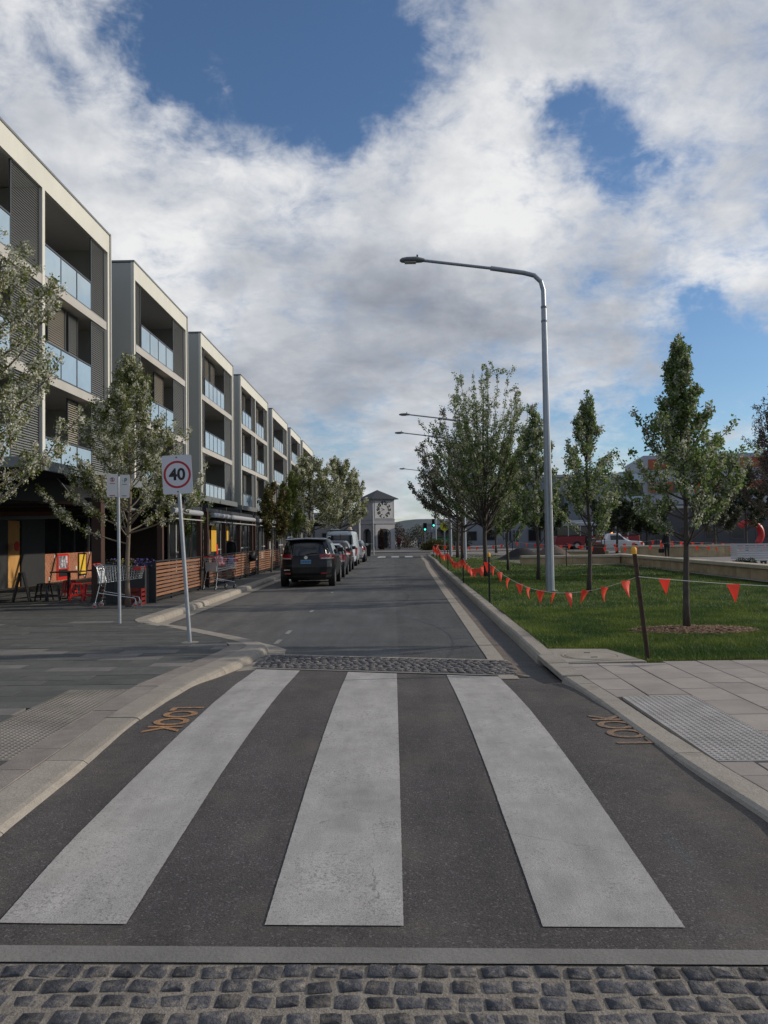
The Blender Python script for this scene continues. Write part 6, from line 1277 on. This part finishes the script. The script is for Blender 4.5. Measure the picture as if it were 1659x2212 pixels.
# ------------------------------------------------------------------ people
def person(label, loc, rz, coat, legs, skin, hair, coat_len=.78, H=1.72, arms=None, stride=.06, group='people'):
    t = empty('person', loc, label, 'person', group, rz)
    J = {'pel': (0, 0, .96), 'wai': (0, 0, 1.10), 'che': (0, 0, 1.32), 'shl': (0, 0, 1.43), 'nek': (0, .0, 1.50), 'hd0': (0, .01, 1.58), 'hd1': (0, .015, 1.68), 'hd2': (0, .01, 1.75)}
    A = arms or [(.23, .0, 1.12, .25, .06, .88), (.23, .0, 1.12, .25, .06, .88)]; V = []; E_ = []; Rr = []
    def add(p, r, prev=None): V.append(p); Rr.append(r); E_.append((prev, len(V) - 1)) if prev is not None else None; return len(V) - 1
    pel = add(J['pel'], (.165, .12)); wai = add(J['wai'], (.15, .11), pel); che = add(J['che'], (.175, .12), wai); shl = add(J['shl'], (.12, .085), che); nek = add(J['nek'], (.055, .055), shl); h0 = add(J['hd0'], (.072, .085), nek); h1 = add(J['hd1'], (.08, .098), h0); h2 = add(J['hd2'], (.05, .06), h1)
    for k, s_ in enumerate((-1, 1)):
        ex, ey, ez, hx, hy, hz = A[k]; sh = add((s_ * .185, 0, 1.41), (.068, .068), shl); el = add((s_ * ex, ey, ez), (.052, .052), sh); wr_ = add((s_ * hx, hy, hz), (.036, .036), el); hd = add((s_ * hx, hy + .015, hz - .08), (.040, .026), wr_); add((s_ * hx, hy + .03, hz - .17), (.024, .018), hd); add((s_ * (hx - .035), hy + .05, hz - .10), (.014, .014), hd)
        hp = add((s_ * .095, 0, .90), (.098, .105), pel); kn = add((s_ * .10, s_ * stride * .5 + .02, .50), (.068, .070), hp); an = add((s_ * .105, s_ * stride, .09), (.046, .048), kn); add((s_ * .115, s_ * stride + .13, .035), (.042, .034), an)
    me = bpy.data.meshes.new('body'); me.from_pydata(V, E_, []); o = bpy.data.objects.new('tmp', me); COL.objects.link(o); sk = o.modifiers.new('s', 'SKIN'); sv = me.skin_vertices[0].data
    for i, r_ in enumerate(Rr): sv[i].radius = r_
    sv[0].use_root = True; o.modifiers.new('d', 'SUBSURF').levels = 2; dg = bpy.context.evaluated_depsgraph_get(); m2 = bpy.data.meshes.new_from_object(o.evaluated_get(dg)); bpy.data.objects.remove(o)
    m2.materials.clear()
    for x in (skin, coat, legs, hair, M_BLACK): m2.materials.append(x)
    for p in m2.polygons:
        z = p.center.z; x = abs(p.center.x); mi = 1
        if z > 1.49: mi = 3 if (z > 1.70 or p.center.y < .035) and z > 1.56 else 0
        elif x > .19 and z < A[0][5] + .0: mi = 0
        elif z < .11: mi = 4
        elif z < .93 and x < .21: mi = 2
        p.material_index = mi; p.use_smooth = True
    m2.name = 'body'; bo = link('body', m2, t); bo.scale = (H / 1.75,) * 3
    if coat_len:
        b = MB(); P = []
        for z, rx, ry in ((1.36, .20, .145), (1.2, .20, .15), (1.0, .215, .16), (.86, .225, .175), (coat_len, .235, .19)): P.append([(rx * math.cos(2 * math.pi * k / 20), ry * math.sin(2 * math.pi * k / 20), z * H / 1.75) for k in range(21)])
        b.grid(P[::-1]); b.build('coat', coat, t, smooth=True)
    return t
M_SK = pm('skin', (.42, .25, .18), .6); M_HB = pm('hair_dark', (.015, .012, .010), .6); M_BC = pm('coat_black', (.010, .011, .013), .8, var=.3, scale=9); M_NV = pm('trouser_dark', (.012, .013, .018), .85); M_RC = pm('coat_maroon', (.10, .015, .02), .8); M_GR = pm('coat_grey', (.10, .11, .14), .8)
pr1 = person('person in long black coat and dark trousers walking on the plaza holding a bag', (16.15, 47.4, .17), R(8), M_BC, M_NV, M_SK, M_HB, .80, 1.76, arms=[(.26, -.02, 1.13, .31, .05, .90), (.24, .02, 1.13, .24, .10, .95)], stride=.05)
hbag = empty('handbag', (15.83, 47.46, .53), 'black handbag held by the person in the black coat', 'bag'); b = MB(); b.box(-.16, .16, -.06, .06, 0, .24); b.build('body', M_BC, hbag, bevel=.03); b = MB(); b.tube([(-.09, 0, .23), (-.07, 0, .33), (.0, 0, .38), (.07, 0, .33), (.09, 0, .23)], .012, 6); b.build('strap', M_BC, hbag)
person('person in dark clothes standing behind the cafe fence by the yellow panel', (-8.2, 40.5, .12), R(170), M_BC, M_NV, M_SK, M_HB, .80, 1.72)
person('person in maroon jacket walking beyond the junction right of the tower', (.75, 99, .1), R(20), M_RC, M_NV, M_SK, M_HB, .85, 1.75); person('person in grey jacket at the junction behind the signals', (3.4, 102, .1), R(-30), M_GR, M_NV, M_SK, M_HB, .85, 1.7); person('person in dark jacket crossing the plaza behind the bunting', (13.9, 57.5, .17), R(60), M_BC, M_NV, M_SK, M_HB, .85, 1.7)
